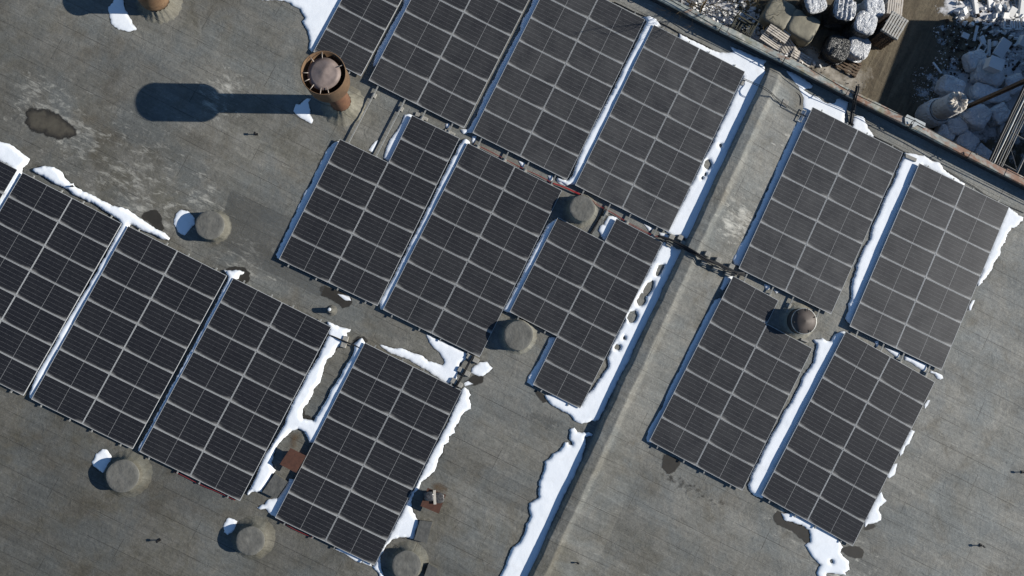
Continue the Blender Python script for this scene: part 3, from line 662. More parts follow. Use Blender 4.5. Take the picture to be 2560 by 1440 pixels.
snow('long speckled blue snow strip facing the ridge at the lower right', [(1785, 750), (1777, 765), (1767, 780), (1755, 802), (1745, 825), (1732, 847), (1722, 870), (1712, 890), (1702, 910), (1690, 935), (1677, 960), (1657, 1000), (1645, 1022), (1630, 1050), (1620, 1070), (1612, 1092), (1618, 1105), (1628, 1106), (1808, 752), (1800, 744)], .07)
snow('snow pile at the left border above the dark arrays', [(-60, 340), (0, 355), (25, 360), (39, 369), (52, 380), (65, 390), (74, 397), (71, 409), (59, 420), (57, 432), (54, 444), (4, 534), (-20, 570), (-45, 560), (-10, 515), (38, 430), (20, 414), (0, 404), (-60, 380)], .19)
snow('curved snow bank sweeping down to the gap above the dark arrays', Z(0, 360, 4, [(330, 270), (350, 235), (440, 225), (530, 230), (600, 260), (640, 310), (670, 360), (710, 395), (740, 390), (755, 420), (830, 470), (960, 530), (1060, 580), (1120, 610), (1280, 655), (1350, 700), (1400, 745), (1460, 780), (1560, 850), (1650, 890), (1700, 940), (1690, 965), (1620, 950), (1520, 900), (1400, 860), (1330, 810), (1300, 815)]) + [(328, 574), (84, 998), (76, 996), (74, 985), (85, 952), (110, 907), (150, 835), (200, 750), (245, 675), (283, 606), (306, 562)] + Z(0, 360, 4, [(1200, 765), (1120, 715), (1030, 662), (950, 602), (850, 562), (780, 532), (730, 502), (690, 462), (560, 402), (450, 332), (370, 302)]), .215)
snow('snow strip with a hooked head between the second and third dark arrays', [(559, 676), (582, 675), (600, 675), (612, 680), (610, 685), (600, 687), (597, 697), (590, 699), (355, 1130), (346, 1126), (350, 1112), (380, 1060), (410, 1003), (440, 946), (470, 890), (505, 826), (540, 760), (570, 702), (572, 690)], .255)
snow('wide horseshoe of snow around the bare strip beside the single concrete block', [(818, 804), (840, 812), (850, 817), (877, 823), (875, 830), (866, 832), (871, 842), (860, 858), (842, 868), (835, 887), (817, 900), (810, 917), (806, 935), (800, 955), (785, 972), (780, 987), (772, 1005), (760, 1020), (754, 1035), (757, 1047), (785, 1052), (790, 1042), (797, 1035), (807, 1012), (817, 997), (830, 970), (845, 950), (857, 925), (875, 900), (885, 875), (885, 860), (897, 850), (905, 845), (909, 852), (920, 862), (884, 940), (845, 1015), (806, 1085), (790, 1110), (774, 1107), (770, 1097), (762, 1080), (747, 1071), (730, 1077), (715, 1090), (695, 1112), (685, 1135), (680, 1155), (684, 1168), (690, 1175), (687, 1178), (675, 1200), (657, 1225), (655, 1230), (630, 1229), (627, 1232), (620, 1238), (617, 1232), (625, 1220), (640, 1190), (652, 1160), (665, 1132), (680, 1110), (695, 1087), (710, 1060), (730, 1010), (750, 970), (775, 925), (795, 892), (812, 858), (820, 840), (824, 820)], .20)
snow('snow wedge below the hatch at the left side of the bottom array', [(724, 1197), (720, 1207), (715, 1215), (705, 1230), (695, 1245), (675, 1246), (665, 1252), (662, 1260), (642, 1269), (652, 1274), (665, 1272), (671, 1280), (676, 1286), (694, 1296), (742, 1212), (735, 1198)], .09)
snow('frayed snow bank on the right side of the bottom array', [(1153, 972), (1162, 967), (1171, 975), (1177, 987), (1172, 995), (1177, 1010), (1177, 1022), (1160, 1030), (1152, 1040), (1145, 1060), (1135, 1072), (1137, 1082), (1122, 1090), (1122, 1105), (1110, 1112), (1107, 1132), (1095, 1147), (1090, 1172), (1072, 1190), (1052, 1205), (1047, 1222), (1036, 1232), (1034, 1226), (1080, 1130), (1120, 1055), (1150, 988)], .09)
snow('smooth snow wedge between the bottom array and the lower hatch', [(1040, 1222), (1030, 1250), (1029, 1267), (1034, 1280), (1040, 1290), (1047, 1305), (1042, 1320), (1035, 1345), (1030, 1347), (1015, 1342), (997, 1342), (980, 1350), (967, 1362), (960, 1375), (952, 1390), (950, 1405), (955, 1425), (965, 1450), (952, 1450), (946, 1432), (930, 1417), (936, 1411), (965, 1355), (1000, 1288), (1030, 1228)], .10)
snow('thin snow sliver under the bottom edge of the bottom array', [(838, 1373), (860, 1383), (890, 1403), (915, 1411), (930, 1416), (928, 1408), (880, 1384), (850, 1369)], .05, jit=.02)
snow('forked snow patch between the middle array and the bottom array', Z(600, 700, 4, [(1865, 545), (2275, 735), (2262, 790), (2205, 830), (2190, 880), (2160, 990), (2110, 1030), (2080, 1042), (2000, 992), (1900, 925), (1800, 865), (1690, 795), (1560, 752), (1460, 702), (1400, 650), (1450, 655), (1540, 685), (1640, 690), (1740, 730), (1820, 750), (1880, 810), (1960, 830), (2030, 850), (2050, 820), (2030, 780), (1990, 720), (1930, 670), (1890, 610)]), .08)
snow('rounded snow patch on the right of the six cable blocks', Z(600, 700, 4, [(2320, 880), (2360, 850), (2400, 820), (2470, 820), (2530, 880), (2490, 920), (2430, 960), (2390, 960), (2310, 930)]), .07)
snow('speck of snow by the lowest of the cable blocks', Z(600, 700, 4, [(2240, 1030), (2280, 1010), (2335, 1040), (2290, 1052), (2250, 1062)]), .04, jit=.015)
snow('boot shaped snow patch at the foot of the tall rusty chimney', Z(640, 0, 4, [(400, 1040), (430, 1050), (500, 990), (550, 985), (520, 1030), (550, 1100), (545, 1160), (575, 1200), (560, 1235), (500, 1210), (430, 1170), (370, 1110), (385, 1070)]), .06)
snow('snow patch half in shadow at the foot of the ochre pipe', Z(0, 0, 4, [(1140, -60), (1140, 0), (1080, 80), (1100, 150), (1105, 230), (1190, 295), (1290, 320), (1370, 295), (1340, 250), (1310, 200), (1270, 120), (1240, 50), (1235, 0), (1235, -60)]), .06)
snow('snow patch in the shadow of the vent above the dark arrays', Z(0, 360, 4, [(1800, 665), (1880, 665), (1950, 740), (1950, 800), (1880, 870), (1850, 915), (1780, 880), (1745, 800), (1740, 760), (1760, 700)]), .07)
snow('snow patch half in the shadow of the vent at the lower left', Z(0, 900, 4, [(1030, 890), (1080, 895), (1115, 950), (1115, 1000), (1050, 1110), (1030, 1130), (930, 1060), (920, 1020), (970, 940)]), .07)
snow('snow patch half in the shadow of the vent left of the bottom array', Z(540, 1060, 4, [(110, 945), (150, 940), (215, 970), (180, 1060), (120, 1110), (85, 1080), (75, 1020)]), .06)
snow('small snow patch on the wet stain under the notched middle array', Z(600, 700, 4, [(975, 138), (1040, 148), (1090, 165), (1112, 205), (1060, 207), (1010, 172)]), .05, jit=.02)
snow('small oval snow patch beside the block on the ridge', Z(1600, 0, 4, [(1480, 960), (1520, 955), (1550, 985), (1530, 1005), (1490, 990)]), .05, jit=.015)

# ================================================================== wrapped vents, pipes, plates, hatches
def vent(px, py, r, h, label, seed, skirt=1.45):
    p = P(px, py); root = empty('roof_vent', p); tag(root, label, 'roof vent', 'bitumen wrapped vents on the roof')
    prof = [(r * skirt * 1.10, -.01), (r * skirt, .02), (r * (1 + (skirt - 1) * .45), .08), (r * 1.06, .18), (r * 1.01, h * .7), (r * .99, h * .9), (r * .96, h)]
    def fn(w, i, rr, z):
        n1 = noise.noise(Vector((math.cos(w) * 2.2, math.sin(w) * 2.2, seed + z)))
        pl = math.cos(w * 19 + seed) * .5 + noise.noise(Vector((math.cos(w) * 6, math.sin(w) * 6, seed)))
        k = 1 + .035 * n1 + (.028 * pl if i < 3 else .006 * pl)
        return rr * k, z * (1 + .05 * n1)
    mb = MB(); mb.lathe(prof, 72, fn=fn, close=False); mb.build('skirt', M['skirt'], root)
    prof = [(r * 1.005, h * .93), (r * 1.005, h * .99), (r * .97, h * 1.02), (r * .8, h * 1.03), (r * .6, h * 1.032), (r * .4, h * 1.035), (r * .2, h * 1.035), (.01, h * 1.035)]
    def fn2(w, i, rr, z):
        n1 = noise.noise(Vector((rr * math.cos(w) * 3.5, rr * math.sin(w) * 3.5, seed + 7)))
        return rr * (1 + .03 * noise.noise(Vector((math.cos(w) * 2, math.sin(w) * 2, seed)))), z + .016 * n1
    mb = MB(); mb.lathe(prof, 64, fn=fn2); mb.build('cap', M['wrapcap'], root)
    return root
vent(536, 567, .60, .50, 'wrapped round vent standing alone above the dark arrays', 1.3, 1.15)
vent(1294, 838, .62, .50, 'wrapped round vent in the lower notch, beside the complete middle array', 2.7, 1.25)
vent(1451, 525, .56, .50, 'wrapped round vent in the upper notch under the red cable', 4.1, 1.3)
vent(320, 1184, .66, .45, 'wrapped round vent at the lower left with a wide pleated skirt', 5.9, 1.4)
vent(634, 1344, .58, .43, 'wrapped round vent just left of the bottom array', 7.2, 1.45)
vent(1018, 1406, .60, .36, 'pleated round vent at the bottom border beside the low hatch', 8.8, 1.4)

# tall rusty chimney with a drum shaped cowl
p = P(857, 263); root = empty('chimney', p); tag(root, 'tall rusty chimney with a wide open drum around its conical hat', 'chimney')
mb = MB(); mb.lathe([(.43, 0), (.43, 2.95)], 48, close=False); mb.build('flue', M['rust'], root)
DR, D0, D1 = .84, 2.85, 3.80
mb = MB(); mb.lathe([(.43, D0 - .05), (.62, D0 - .03), (DR - .02, D0), (DR, D0 + .02), (DR, D1 - .02), (DR + .012, D1), (DR - .02, D1), (DR - .03, D0 + .05), (.50, D0 + .04)], 72, close=False); mb.build('drum', M['rusty_ochre'], root)
def dent(w, i, rr, z):
    g = noise.noise(Vector((rr * math.cos(w) * 2.5, rr * math.sin(w) * 2.5, 4)))
    return rr * (1 + .02 * math.cos(3 * w)), z + .05 * g * min(1, rr / .3) - .05 * max(0, math.cos(w - 2.8)) * rr
hat = empty('hat', (0, 0, 0)); bpy.data.objects.remove(hat)
mb = MB(); mb.lathe([(.62, 3.70), (.635, 3.715), (.46, 3.74), (.28, 3.78), (.12, 3.82), (.02, 3.84)], 56, fn=dent); hat = mb.build('hat', M['hat'], root)
mb = MB(); mb.lathe([(.42, 2.9), (.40, 3.35)], 32, close=False); mb.build('inner_pipe', M['rust'], root)
for k, a in enumerate((95, 130, 180, 232, 262, 285, 25, 205)):
    a = R_(a); d = Vector((math.cos(a), math.sin(a), 0))
    mb = MB(); mb.tube([d * .845 + Vector((0, 0, 3.74)), d * .57 + Vector((0, 0, 3.76))], .016, 5); mb.build('spike', M['bright'], root)
mb = MB()
mb.lathe([(.98, -.01), (.82, .05), (.62, .16), (.50, .34), (.445, .52)], 64, close=False, fn=lambda w, i, r, z: (r * (1 + (.10 if i < 2 else .04) * noise.noise(Vector((math.cos(w) * 5, math.sin(w) * 5, 2))) + .03 * math.cos(17 * w)), z))
mb.build('flashing', M['skirt'], root)
# ochre pipe cut by the top border
p = P(398, 4); root = empty('vent_pipe', p); tag(root, 'short fat ochre rusted pipe cut off by the top border', 'vent pipe')
mb = MB(); mb.lathe([(.58, 0), (.58, .42), (.64, .45), (.64, .56), (.60, .60), (.60, 1.5), (.66, 1.52), (.66, 1.6)], 56, close=False); mb.build('flue', M['rusty_ochre'], root)
mb = MB(); mb.lathe([(.70, 1.58), (.71, 1.60), (.4, 1.70), (.05, 1.8)], 48); mb.build('hat', M['rust'], root)
mb = MB(); mb.lathe([(1.0, -.01), (.86, .05), (.7, .18), (.6, .34)], 64, close=False, fn=lambda w, i, r, z: (r * (1 + .07 * noise.noise(Vector((math.cos(w) * 5, math.sin(w) * 5, 6))) + .04 * math.cos(21 * w)), z)); mb.build('flashing', M['skirt'], root)
# cone capped pipe on the right
p = P(1993, 803); root = empty('vent_pipe', p); tag(root, 'grey pipe with a brown conical hat in the notch of the right hand array', 'vent pipe')
mb = MB(); mb.lathe([(.54, -.01), (.54, .50), (.57, .52), (.57, .62)], 56, close=False); mb.build('flue', M['galv'], root)
mb = MB(); mb.lathe([(.565, .60), (.57, .63), (.54, .635)], 56, close=False); mb.build('rim', M['rail'], root)
mb = MB(); mb.lathe([(.545, .61), (.535, .635), (.3, .71), (.02, .80)], 9 * 4, fn=lambda w, i, r, z: (r, z + .02 * math.cos(3 * w) * r)); mb.build('hat', M['hat2'], root)
for a in (20, 75, 130, 185, 240, 300):
    a = R_(a); d = Vector((math.cos(a), math.sin(a), 0)); mb = MB(); mb.tube([d * .56 + Vector((0, 0, .67)), d * .44 + Vector((0, 0, .70))], .016, 5); mb.build('clip', M['cable'], root)
mb = MB(); mb.lathe([(.85, -.01), (.72, .05), (.56, .2)], 48, close=False); mb.build('flashing', M['skirt'], root)
# little pipe stub with snow
p = P(829, 776); root = empty('pipe_stub', p); tag(root, 'thin pipe stub capped with snow beside the horseshoe snow', 'pipe stub')
mb = MB(); mb.lathe([(.26, -.01), (.16, .05), (.12, .12), (.11, .34), (.09, .35)], 28); mb.build('stub', M['wrap'], root)
mb = MB(); mb.lathe([(.075, .345), (.075, .36), (.04, .375), (.01, .38)], 20, c=(-.02, .03, 0)); o = mb.build('snow_cap', M['snow'], root)

def quad_w(pts, z): return [P(x, y, z) for x, y in pts]
def plate_thing(pts, z, base, label):
    w = quad_w(pts, z); c = sum(w, Vector()) / 4; b = Vector((c.x, c.y, 0))
    root = empty('capped_shaft', b); tag(root, label, 'capped shaft')
    mb = MB(); mb.prism([(q.x - b.x, q.y - b.y) for q in w], z - .03, z); mb.build('steel_plate', M['rustplate'], root)
    mb = MB(); mb.prism([((q.x - b.x) * .62, (q.y - b.y) * .62) for q in w], -.01, z - .032); mb.build('shaft', M['rust'], root)
    return root
plate_thing([(726, 1120), (765, 1140), (740, 1182), (699, 1161)], .40, .78, 'shaft under a bare rust red square plate against the bottom array')
plate_thing([(1069, 1220), (1115, 1237), (1097, 1284), (1051, 1265)], .40, .6, 'shaft under a rust red plate that carries a plank and torn plastic')
p = P(1087, 1242, .41)
mb = MB(); mb.box((0, 0, .06), (.11, .58, .05), R_(0)); o = mb.build('plank', simple('bleached_plank', (.55, .5, .42), .8, .2), None, p, R_(3)); tag(o, 'short pale plank lying on the rust red plate', 'plank')
def crumple(mb, c, size, seed, n=26, amp=.18, sq=2.6, freq=3.0, fold=0.0):
    vs = []; rows = n // 2
    for i in range(rows + 1):
        th = math.pi * i / rows
        for k in range(n):
            w = 2 * math.pi * k / n
            d = Vector((math.sin(th) * math.cos(w), math.sin(th) * math.sin(w), math.cos(th)))
            s = (abs(d.x) ** sq + abs(d.y) ** sq + abs(d.z) ** sq) ** (-1 / sq)
            q = d * s
            nz = noise.noise(q * freq + Vector((seed, 0, 0))) + .5 * noise.noise(q * freq * 2.3 + Vector((0, seed, 0)))
            cr = 1 - abs(noise.noise(q * freq * 1.4 + Vector((0, 0, seed)))) * 1.6
            q = q * (1 + amp * (nz * .6 + cr * .3))
            if fold: q = q * (1 + fold * (1 - 5 * min(.2, abs(noise.noise(q * 2.4 + Vector((seed * 3, 1, 0)))))) - fold * .6 * (1 - 6 * min(.166, abs(noise.noise(q * 4.7 + Vector((0, seed * 2, 5)))))))
            vs.append((c[0] + q.x * size[0] / 2, c[1] + q.y * size[1] / 2, c[2] + q.z * size[2] / 2))
    fs = [(i * n + k, (i + 1) * n + k, (i + 1) * n + (k + 1) % n, i * n + (k + 1) % n) for i in range(rows) for k in range(n)]
    mb.add(vs, fs, True)
M['blackbag'] = simple('torn_black_plastic', (.02, .02, .021), .3, .5, 12, spec=.6, c2=(.09, .09, .09))
mb = MB(); crumple(mb, (0, 0, .07), (.36, .36, .09), 3.3, amp=.4, freq=4); o = mb.build('plastic_bag', M['blackbag'], None, P(1073, 1240, .41)); tag(o, 'torn black plastic bag held down on the rust red plate left of the plank', 'plastic bag')
M['clearbag'] = simple('clear_plastic', (.11, .105, .095), .35, .5, 14, spec=.6, c2=(.035, .03, .028))
mb = MB(); crumple(mb, (0, 0, .05), (.36, .40, .07), 8.1, amp=.4, freq=4); o = mb.build('plastic_bag', M['clearbag'], None, P(1099, 1244, .41)); tag(o, 'grimy clear plastic bag on the rust red plate right of the plank', 'plastic bag')
def hatch(pts, h, label):
    w = quad_w(pts, h); c = sum(w, Vector()) / 4; b = Vector((c.x, c.y, 0)); root = empty('roof_hatch', b); tag(root, label, 'roof hatch', 'low wrapped hatches')
    mb = MB(); mb.prism([(q.x - b.x, q.y - b.y) for q in w], -.01, h - .04); mb.build('curb', M['wrap'], root)
    mb = MB(); mb.prism([((q.x - b.x) * 1.04, (q.y - b.y) * 1.04) for q in w], h - .038, h); mb.build('lid', M['lid'], root)
hatch([(687, 1185), (718, 1206), (690, 1246), (657, 1230)], .17, 'low square hatch in the snow below the bare rust red plate')
hatch([(1050, 1302), (1080, 1306), (1067, 1357), (1036, 1349)], .16, 'low rectangular hatch below the rust red plate with the plank')
hatch([(1071, 1411), (1094, 1423), (1085, 1455), (1060, 1443)], .22, 'low hatch cut by the bottom border beside the pleated vent')

# little roof anchors (rods with a round clamp)
for k, (px, py, lab) in enumerate(((641, 336, 'small dark roof anchor left of the array with missing modules'), (398, 1350, 'small dark roof anchor between the two lower left vents'), (2451, 1363, 'small dark roof anchor at the lower right of the bare roof'), (2556, 1180, 'small dark roof anchor cut by the right border'),
                                   (1443, 1404, 'small dark roof anchor beside the ridge near the bottom border'), (187, 468, 'small dark roof anchor standing on the curved snow bank'))):
    p = P(px, py); root = empty('roof_anchor', p); tag(root, lab, 'roof anchor', 'small anchors on the roof')
    mb = MB(); mb.tube([(0, 0, 0), (0, 0, .24)], .022, 8); mb.build('rod', M['cable'], root)
    mb = MB(); mb.box((0, 0, .215), (.06, .10, .06), R_(20 * k)); mb.build('clamp', M['cable'], root)
    mb = MB(); mb.box((0, 0, .015), (.14, .10, .03), R_(30 * k)); mb.build('foot_plate', M['cable'], root)
p = P(1430, 1357); mb = MB(); mb.box((0, 0, .012), (.16, .3, .02), R_(-25)); o = mb.build('loose_tile', simple('dark_slate_scrap', (.06, .055, .055), .7), None, p); tag(o, 'dark flat scrap lying on the roof beside the ridge', 'scrap')

# ------------------------------------------------------------------ concrete blocks carrying the cables
def block(pts, h, label, group):
    w = quad_w(pts, h); c = sum(w, Vector()) / len(w); mb = MB()
    mb.prism([(q.x - c.x, q.y - c.y) for q in w], 0, h)
    bm = bmesh.new()
    o = mb.build('concrete_block', M['block'], None, (c.x, c.y, 0))
    bm.from_mesh(o.data); bmesh.ops.bevel(bm, geom=bm.edges[:], offset=.012, segments=1, affect='EDGES'); bm.to_mesh(o.data); bm.free()
    tag(o, label, 'concrete block', group); return o
def sq(x, y, a, b, ang):                         # pixel rectangle
    c, s = math.cos(R_(ang)), math.sin(R_(ang))
    return [(x + (i * a * c - j * b * s) / 2, y + (i * a * s + j * b * c) / 2) for i, j in ((-1, -1), (1, -1), (1, 1), (-1, 1))]
block(Z(600, 700, 4, [(1035, 555), (1087, 567), (1052, 682), (1000, 666)]), .16, 'single long concrete block in the horseshoe of snow', 'cable blocks')
six = [(1174, 893), (1190, 901), (1152, 925), (1168, 934), (1135, 953), (1149, 962)]
for k, (x, y) in enumerate(six):
    block(sq(x, y, 15.5, 12.5, 27), .13, ('left' if k % 2 == 0 else 'right') + ' block of the ' + ('upper', 'middle', 'lower')[k // 2] + ' pair of cable blocks above the bottom array', 'six cable blocks above the bottom array')
BZ = [.15, .15, .15, .15, .34, .34, .27, .27, .20, .20]
brd = [(1680, 592, 'left'), (1673, 610, 'l'), (1702, 594, 'l'), (1708, 608, 'l'), (1770, 635, 'r'), (1761, 656, 'r'), (1797, 650, 'r'), (1790, 670, 'r'), (1830, 666, 'r'), (1821, 684, 'r')]
lab = ['pale block above the cable bundle, nearest the left arrays', 'pale block below the cable bundle, nearest the left arrays', 'block above the cable bundle in the snow at the ridge foot', 'block in the ridge shadow beside the cable bundle',
       'block above the cables just right of the ridge', 'block below the cables just right of the ridge', 'middle block above the cables right of the ridge', 'middle block below the cables right of the ridge', 'block above the cables touching the right hand array', 'block below the cables touching the right hand array']
for (x, y, _), l, bz in zip(brd, lab, BZ): block(sq(x, y, 13, 12.5, 27), bz, l, 'blocks under the cable bundle')
block(Z(1640, 160, 4, [(1275, 345), (1330, 372), (1303, 452), (1245, 430)]), .16, 'block on the bare roof under two thin cables near the coping', 'cable blocks')
block(Z(1600, 0, 4, [(1030, 795), (1055, 805), (1032, 855), (1005, 845)]), .12, 'block tucked against the snow drift side of the top array left of the ridge', 'cable blocks')
block(Z(1920, 200, 4, [(1375, 733), (1492, 785), (1482, 818), (1378, 776)]), .14, 'flat block at the top of the clean snow lane', 'cable blocks')
for pl, l in ((Z(640, 0, 4, [(1600, 1118), (1645, 1130), (1632, 1170), (1588, 1155)]), 'pale block left of the first rail in the upper aisle'), (Z(640, 0, 4, [(1658, 1150), (1722, 1180), (1708, 1212), (1648, 1182)]), 'pale block right of the first rail in the upper aisle'),
              (Z(640, 0, 4, [(1892, 1288), (1925, 1300), (1918, 1324), (1884, 1308)]), 'pale block left of the second rail in the upper aisle'), (Z(640, 0, 4, [(1945, 1308), (1995, 1332), (1985, 1355), (1935, 1332)]), 'pale block right of the second rail in the upper aisle'),
              (Z(1560, 600, 4, [(1775, 980), (1850, 1010), (1840, 1030), (1765, 1000)]), 'thin pale block between the cone capped pipe and the array edge')):
    block(pl, .07, l, 'blocks at the rails')

# ------------------------------------------------------------------ cables
def cable(label, px, zs, r, m, name='cable', n=3, wob=.03, seed=0, spread=.05, cat='cable'):
    pts = [P(x, y, z) for (x, y), z in zip(px, zs)] if isinstance(zs, (list, tuple)) else [P(x, y, zs) for x, y in px]
    mb = MB(); rr = random.Random(seed)
    dense = []
    for i in range(len(pts) - 1):
        p0 = pts[max(i - 1, 0)]; p1 = pts[i]; p2 = pts[i + 1]; p3 = pts[min(i + 2, len(pts) - 1)]
        for j in range(8):
            t = j / 8; dense.append(.5 * ((2 * p1) + (p2 - p0) * t + (2 * p0 - 5 * p1 + 4 * p2 - p3) * t * t + (3 * p1 - p0 - 3 * p2 + p3) * t ** 3))
    dense.append(pts[-1])
    for k in range(n):
        off = Vector((rr.uniform(-1, 1), rr.uniform(-1, 1), abs(rr.uniform(0, .6)))) * spread * (0 if n == 1 else 1)
        mb.tube([q + off + Vector((noise.noise(q * .9 + Vector((k * 9, seed, 0))), noise.noise(q * .9 + Vector((0, k * 9, seed))), .15 * noise.noise(q * 1.1 + Vector((seed, 0, k))))) * wob for q in dense], r, 6)
    o = mb.build(name, m); tag(o, label, cat); return o
cable('thick bundle of black cables crossing the ridge on blocks', Z(1300, 400, 4, [(1395, 770), (1520, 812), (1640, 872), (1760, 935), (1860, 998), (1980, 1052), (2100, 1108), (2170, 1135), (2245, 1142)]), [.18, .2, .25, .45, .43, .36, .28, .22, .14], .022, M['cable'], 'cable_bundle', 9, .05, 3, .085)
cable('red cable running along the aisle to the vent in the upper notch', Z(1000, 200, 4, [(735, 640), (890, 715), (1040, 790), (1250, 897), (1400, 970), (1530, 1035), (1680, 1092), (1815, 1152)]), .07, .010, M['dullred'], 'red_cable', 2, .03, 5, .02)
cable('red cable running from the upper notch to the ridge', Z(1300, 400, 4, [(600, 345), (690, 385), (780, 450), (870, 500), (960, 550), (1100, 640), (1260, 722), (1340, 752), (1425, 776)]), .06, .010, M['dullred'], 'red_cable', 2, .03, 6, .02)
cable('thick red cable loop above the vent in the upper notch', Z(1000, 200, 4, [(1530, 1035), (1610, 1060), (1680, 1090), (1740, 1118), (1815, 1150)]), .10, .022, M['red'], 'red_cable', 2, .02, 8, .02)
cable('red cable peeking out below the bottom array', Z(540, 1060, 4, [(600, 945), (700, 1005), (830, 1070), (960, 1135)]), .05, .011, M['dullred'], 'red_cable', 1, .05, 7, .02)
cable('red cable peeking out below the third dark array', Z(0, 900, 4, [(1740, 1115), (1850, 1165), (2000, 1240), (2200, 1340), (2350, 1400)]), .05, .011, M['dullred'], 'red_cable', 1, .05, 9, .02)
cable('black sleeve running past the vent in the upper notch', Z(1300, 400, 4, [(850, 470), (825, 530), (790, 600), (745, 680), (710, 735)]), .05, .03, M['cable'], 'cable_sleeve', 2, .03, 4, .02)
cable('pair of thin black cables from the left arrays over the ridge to the block', Z(1640, 160, 4, [(870, 145), (960, 185), (1080, 240), (1160, 295), (1250, 372), (1330, 430), (1430, 490), (1510, 525)]), [.14, .2, .5, .55, .25, .2, .15, .12], .013, M['cable'], 'cable', 2, .03, 12, .03)
cable('thin black loop hanging beside the block near the coping', Z(1640, 160, 4, [(1150, 290), (1175, 340), (1240, 390), (1300, 440)]), [.55, .3, .15, .1], .011, M['cable'], 'cable', 1, .02, 13)
cable('black cables tied along the tray between the six blocks', Z(600, 700, 4, [(2335, 755), (2290, 830), (2245, 920), (2200, 1000), (2155, 1075)]), .16, .016, M['cable'], 'cable_bundle', 5, .02, 14, .035)
cable('black cable crossing the horseshoe of snow over the long block', Z(600, 700, 4, [(875, 545), (940, 570), (1010, 600), (1090, 632), (1160, 660), (1225, 692)]), [.1, .13, .19, .18, .13, .1], .016, M['cable'], 'cable', 2, .02, 15, .02)
cable('bundle of black cables dropping over the coping to the upper right array', Z(1600, 0, 4, [(2175, 860), (2165, 920), (2150, 960), (2140, 1010), (2125, 1080), (2112, 1150), (2105, 1220), (2120, 1245)]), [.50, .52, .50, .38, .16, .09, .06, .06], .022, M['cable'], 'cable_bundle', 8, .04, 16, .07)
cable('thin dark wire lying along the roof below the coping', Z(1240, 0, 4, [(1180, 20), (1420, 130), (1700, 260), (1830, 330), (2000, 410), (2150, 480)]), .03, .018, M['cable'], 'wire', 1, .05, 17)
cable('thin dark wire on the roof beside the furthest right array', Z(1920, 200, 4, [(1060, 560), (1250, 660), (1400, 740), (1560, 820)]) , .03, .015, M['cable'], 'wire', 1, .06, 18)
cable('thin dark wire curling at the corner of the furthest right array', Z(2080, 400, 5.333, [(1500, 130), (1700, 240), (1850, 330), (2000, 420), (2200, 540), (2400, 640), (2560, 720)]), .03, .013, M['cable'], 'wire', 1, .08, 19)
cable('looped dark wire lying between ridge and coping', Z(1600, 0, 4, [(1250, 715), (1400, 770), (1440, 850), (1500, 900), (1590, 960), (1610, 1050)]), .06, .012, M['cable'], 'wire', 1, .1, 20)
# line of wire held above the coping on bent brackets
bx = [(1797, 77, 1823, 64), (1955, 157, 1976, 141), (2110, 241, 2131, 232), (2272, 312, 2287, 302), (2417, 393, 2442, 385), (1640, -15, 1664, -28)]
tops = []
for k, (x0, y0, x1, y1) in enumerate(bx):
    b = P(x0, y0, .40); t = P(x1, y1, .78)
    foot = Vector((b.x, b.y, .0)) ; s_ = (foot - PA0).dot(D); foot = edge(s_, .0, .27)
    root = empty('wire_bracket', foot)
    tag(root, ['bent wire bracket on the coping behind the lattice crate', 'bent wire bracket on the coping by the bleached pallets', 'bent wire bracket where the black cables cross the coping', 'bent wire bracket by the white coping sheet', 'bent wire bracket on the rustiest coping near the pipe rack', 'bent wire bracket at the top border'][k], 'bracket', 'wire brackets along the coping')
    L = [Vector((0, 0, 0)), NO * -.06 + Vector((0, 0, .18)), NO * .0 + Vector((0, 0, .24)), NO * .22 + Vector((0, 0, .30)), t - foot]
    mb = MB(); mb.tube(L, .02, 6); mb.build('rod', M['cable'], root)
    mb = MB(); mb.box(t - foot, (.06, .06, .05)); mb.build('clip', M['cable'], root)
    tops.append(t)
tops.sort(key=lambda v: v.x)
pts = []
full = [tops[0] - D * 12] + tops + [tops[-1] + D * 14]
for a, b in zip(full, full[1:]):
    for j in range(6):
        t = j / 6; q = a.lerp(b, t); q.z -= .05 * 4 * t * (1 - t); pts.append(q)
pts.append(full[-1])
mb = MB(); mb.tube(pts, .018, 5); o = mb.build('wire', M['cable']); tag(o, 'long black wire strung on brackets above the coping', 'wire')
mb = MB(); mb.tube([q - NO * .14 - Vector((0, 0, .28)) for q in pts], .010, 5); o = mb.build('wire', M['cable']); tag(o, 'second thin wire lying along the top of the coping', 'wire')
o = None
# steel tray with brackets left of the upper right array
p = P(2003, 290, .05); mb = MB()
for dx in (-.09, .09): mb.box((dx, 0, .06), (.02, .60, .03))
for dy in (-.28, 0, .28): mb.box((0, dy, .05), (.2, .05, .02))
o = mb.build('cable_tray', M['rail'], None, p, R_(-26)); tag(o, 'short steel cable tray at the top left corner of the upper right array', 'cable tray')

# ================================================================== the yard below
def ground_mat():
    m, nt, b = mat('yard_dirt'); q = NB(nt); pos = q.pos()
    al = q.mapping(pos, rot=(0, 0, -PSI))
    n1 = q.noise(pos, .5, 6, .6, .5); n2 = q.noise(pos, 5, 6, .7); tr = q.noise(q.mapping(al, scale=(3.0, .35, 1)), 1.0, 5, .6, .5)
    c = q.mix(q.ramp(n1, (.3, 0.0), (.7, 1.0)), (.055, .042, .026), (.125, .098, .06))
    c = q.mix(q.ramp(tr, (.45, 0.0), (.7, .8)), c, (.17, .14, .09))
    c = q.mix(1.0, c, q.ramp(n2, (.25, .65), (.75, 1.25)), 'MULTIPLY')
    nt.links.new(c, b.inputs['Base Color']); b.inputs['Roughness'].default_value = .95
    nt.links.new(q.bump(q.m('ADD', n2, tr), .6, .05), b.inputs['Normal']); return m
mb = MB(); mb.add([(-500, -500, GZ), (500, -500, GZ), (500, 500, GZ), (-500, 500, GZ)], [(0, 1, 2, 3)])
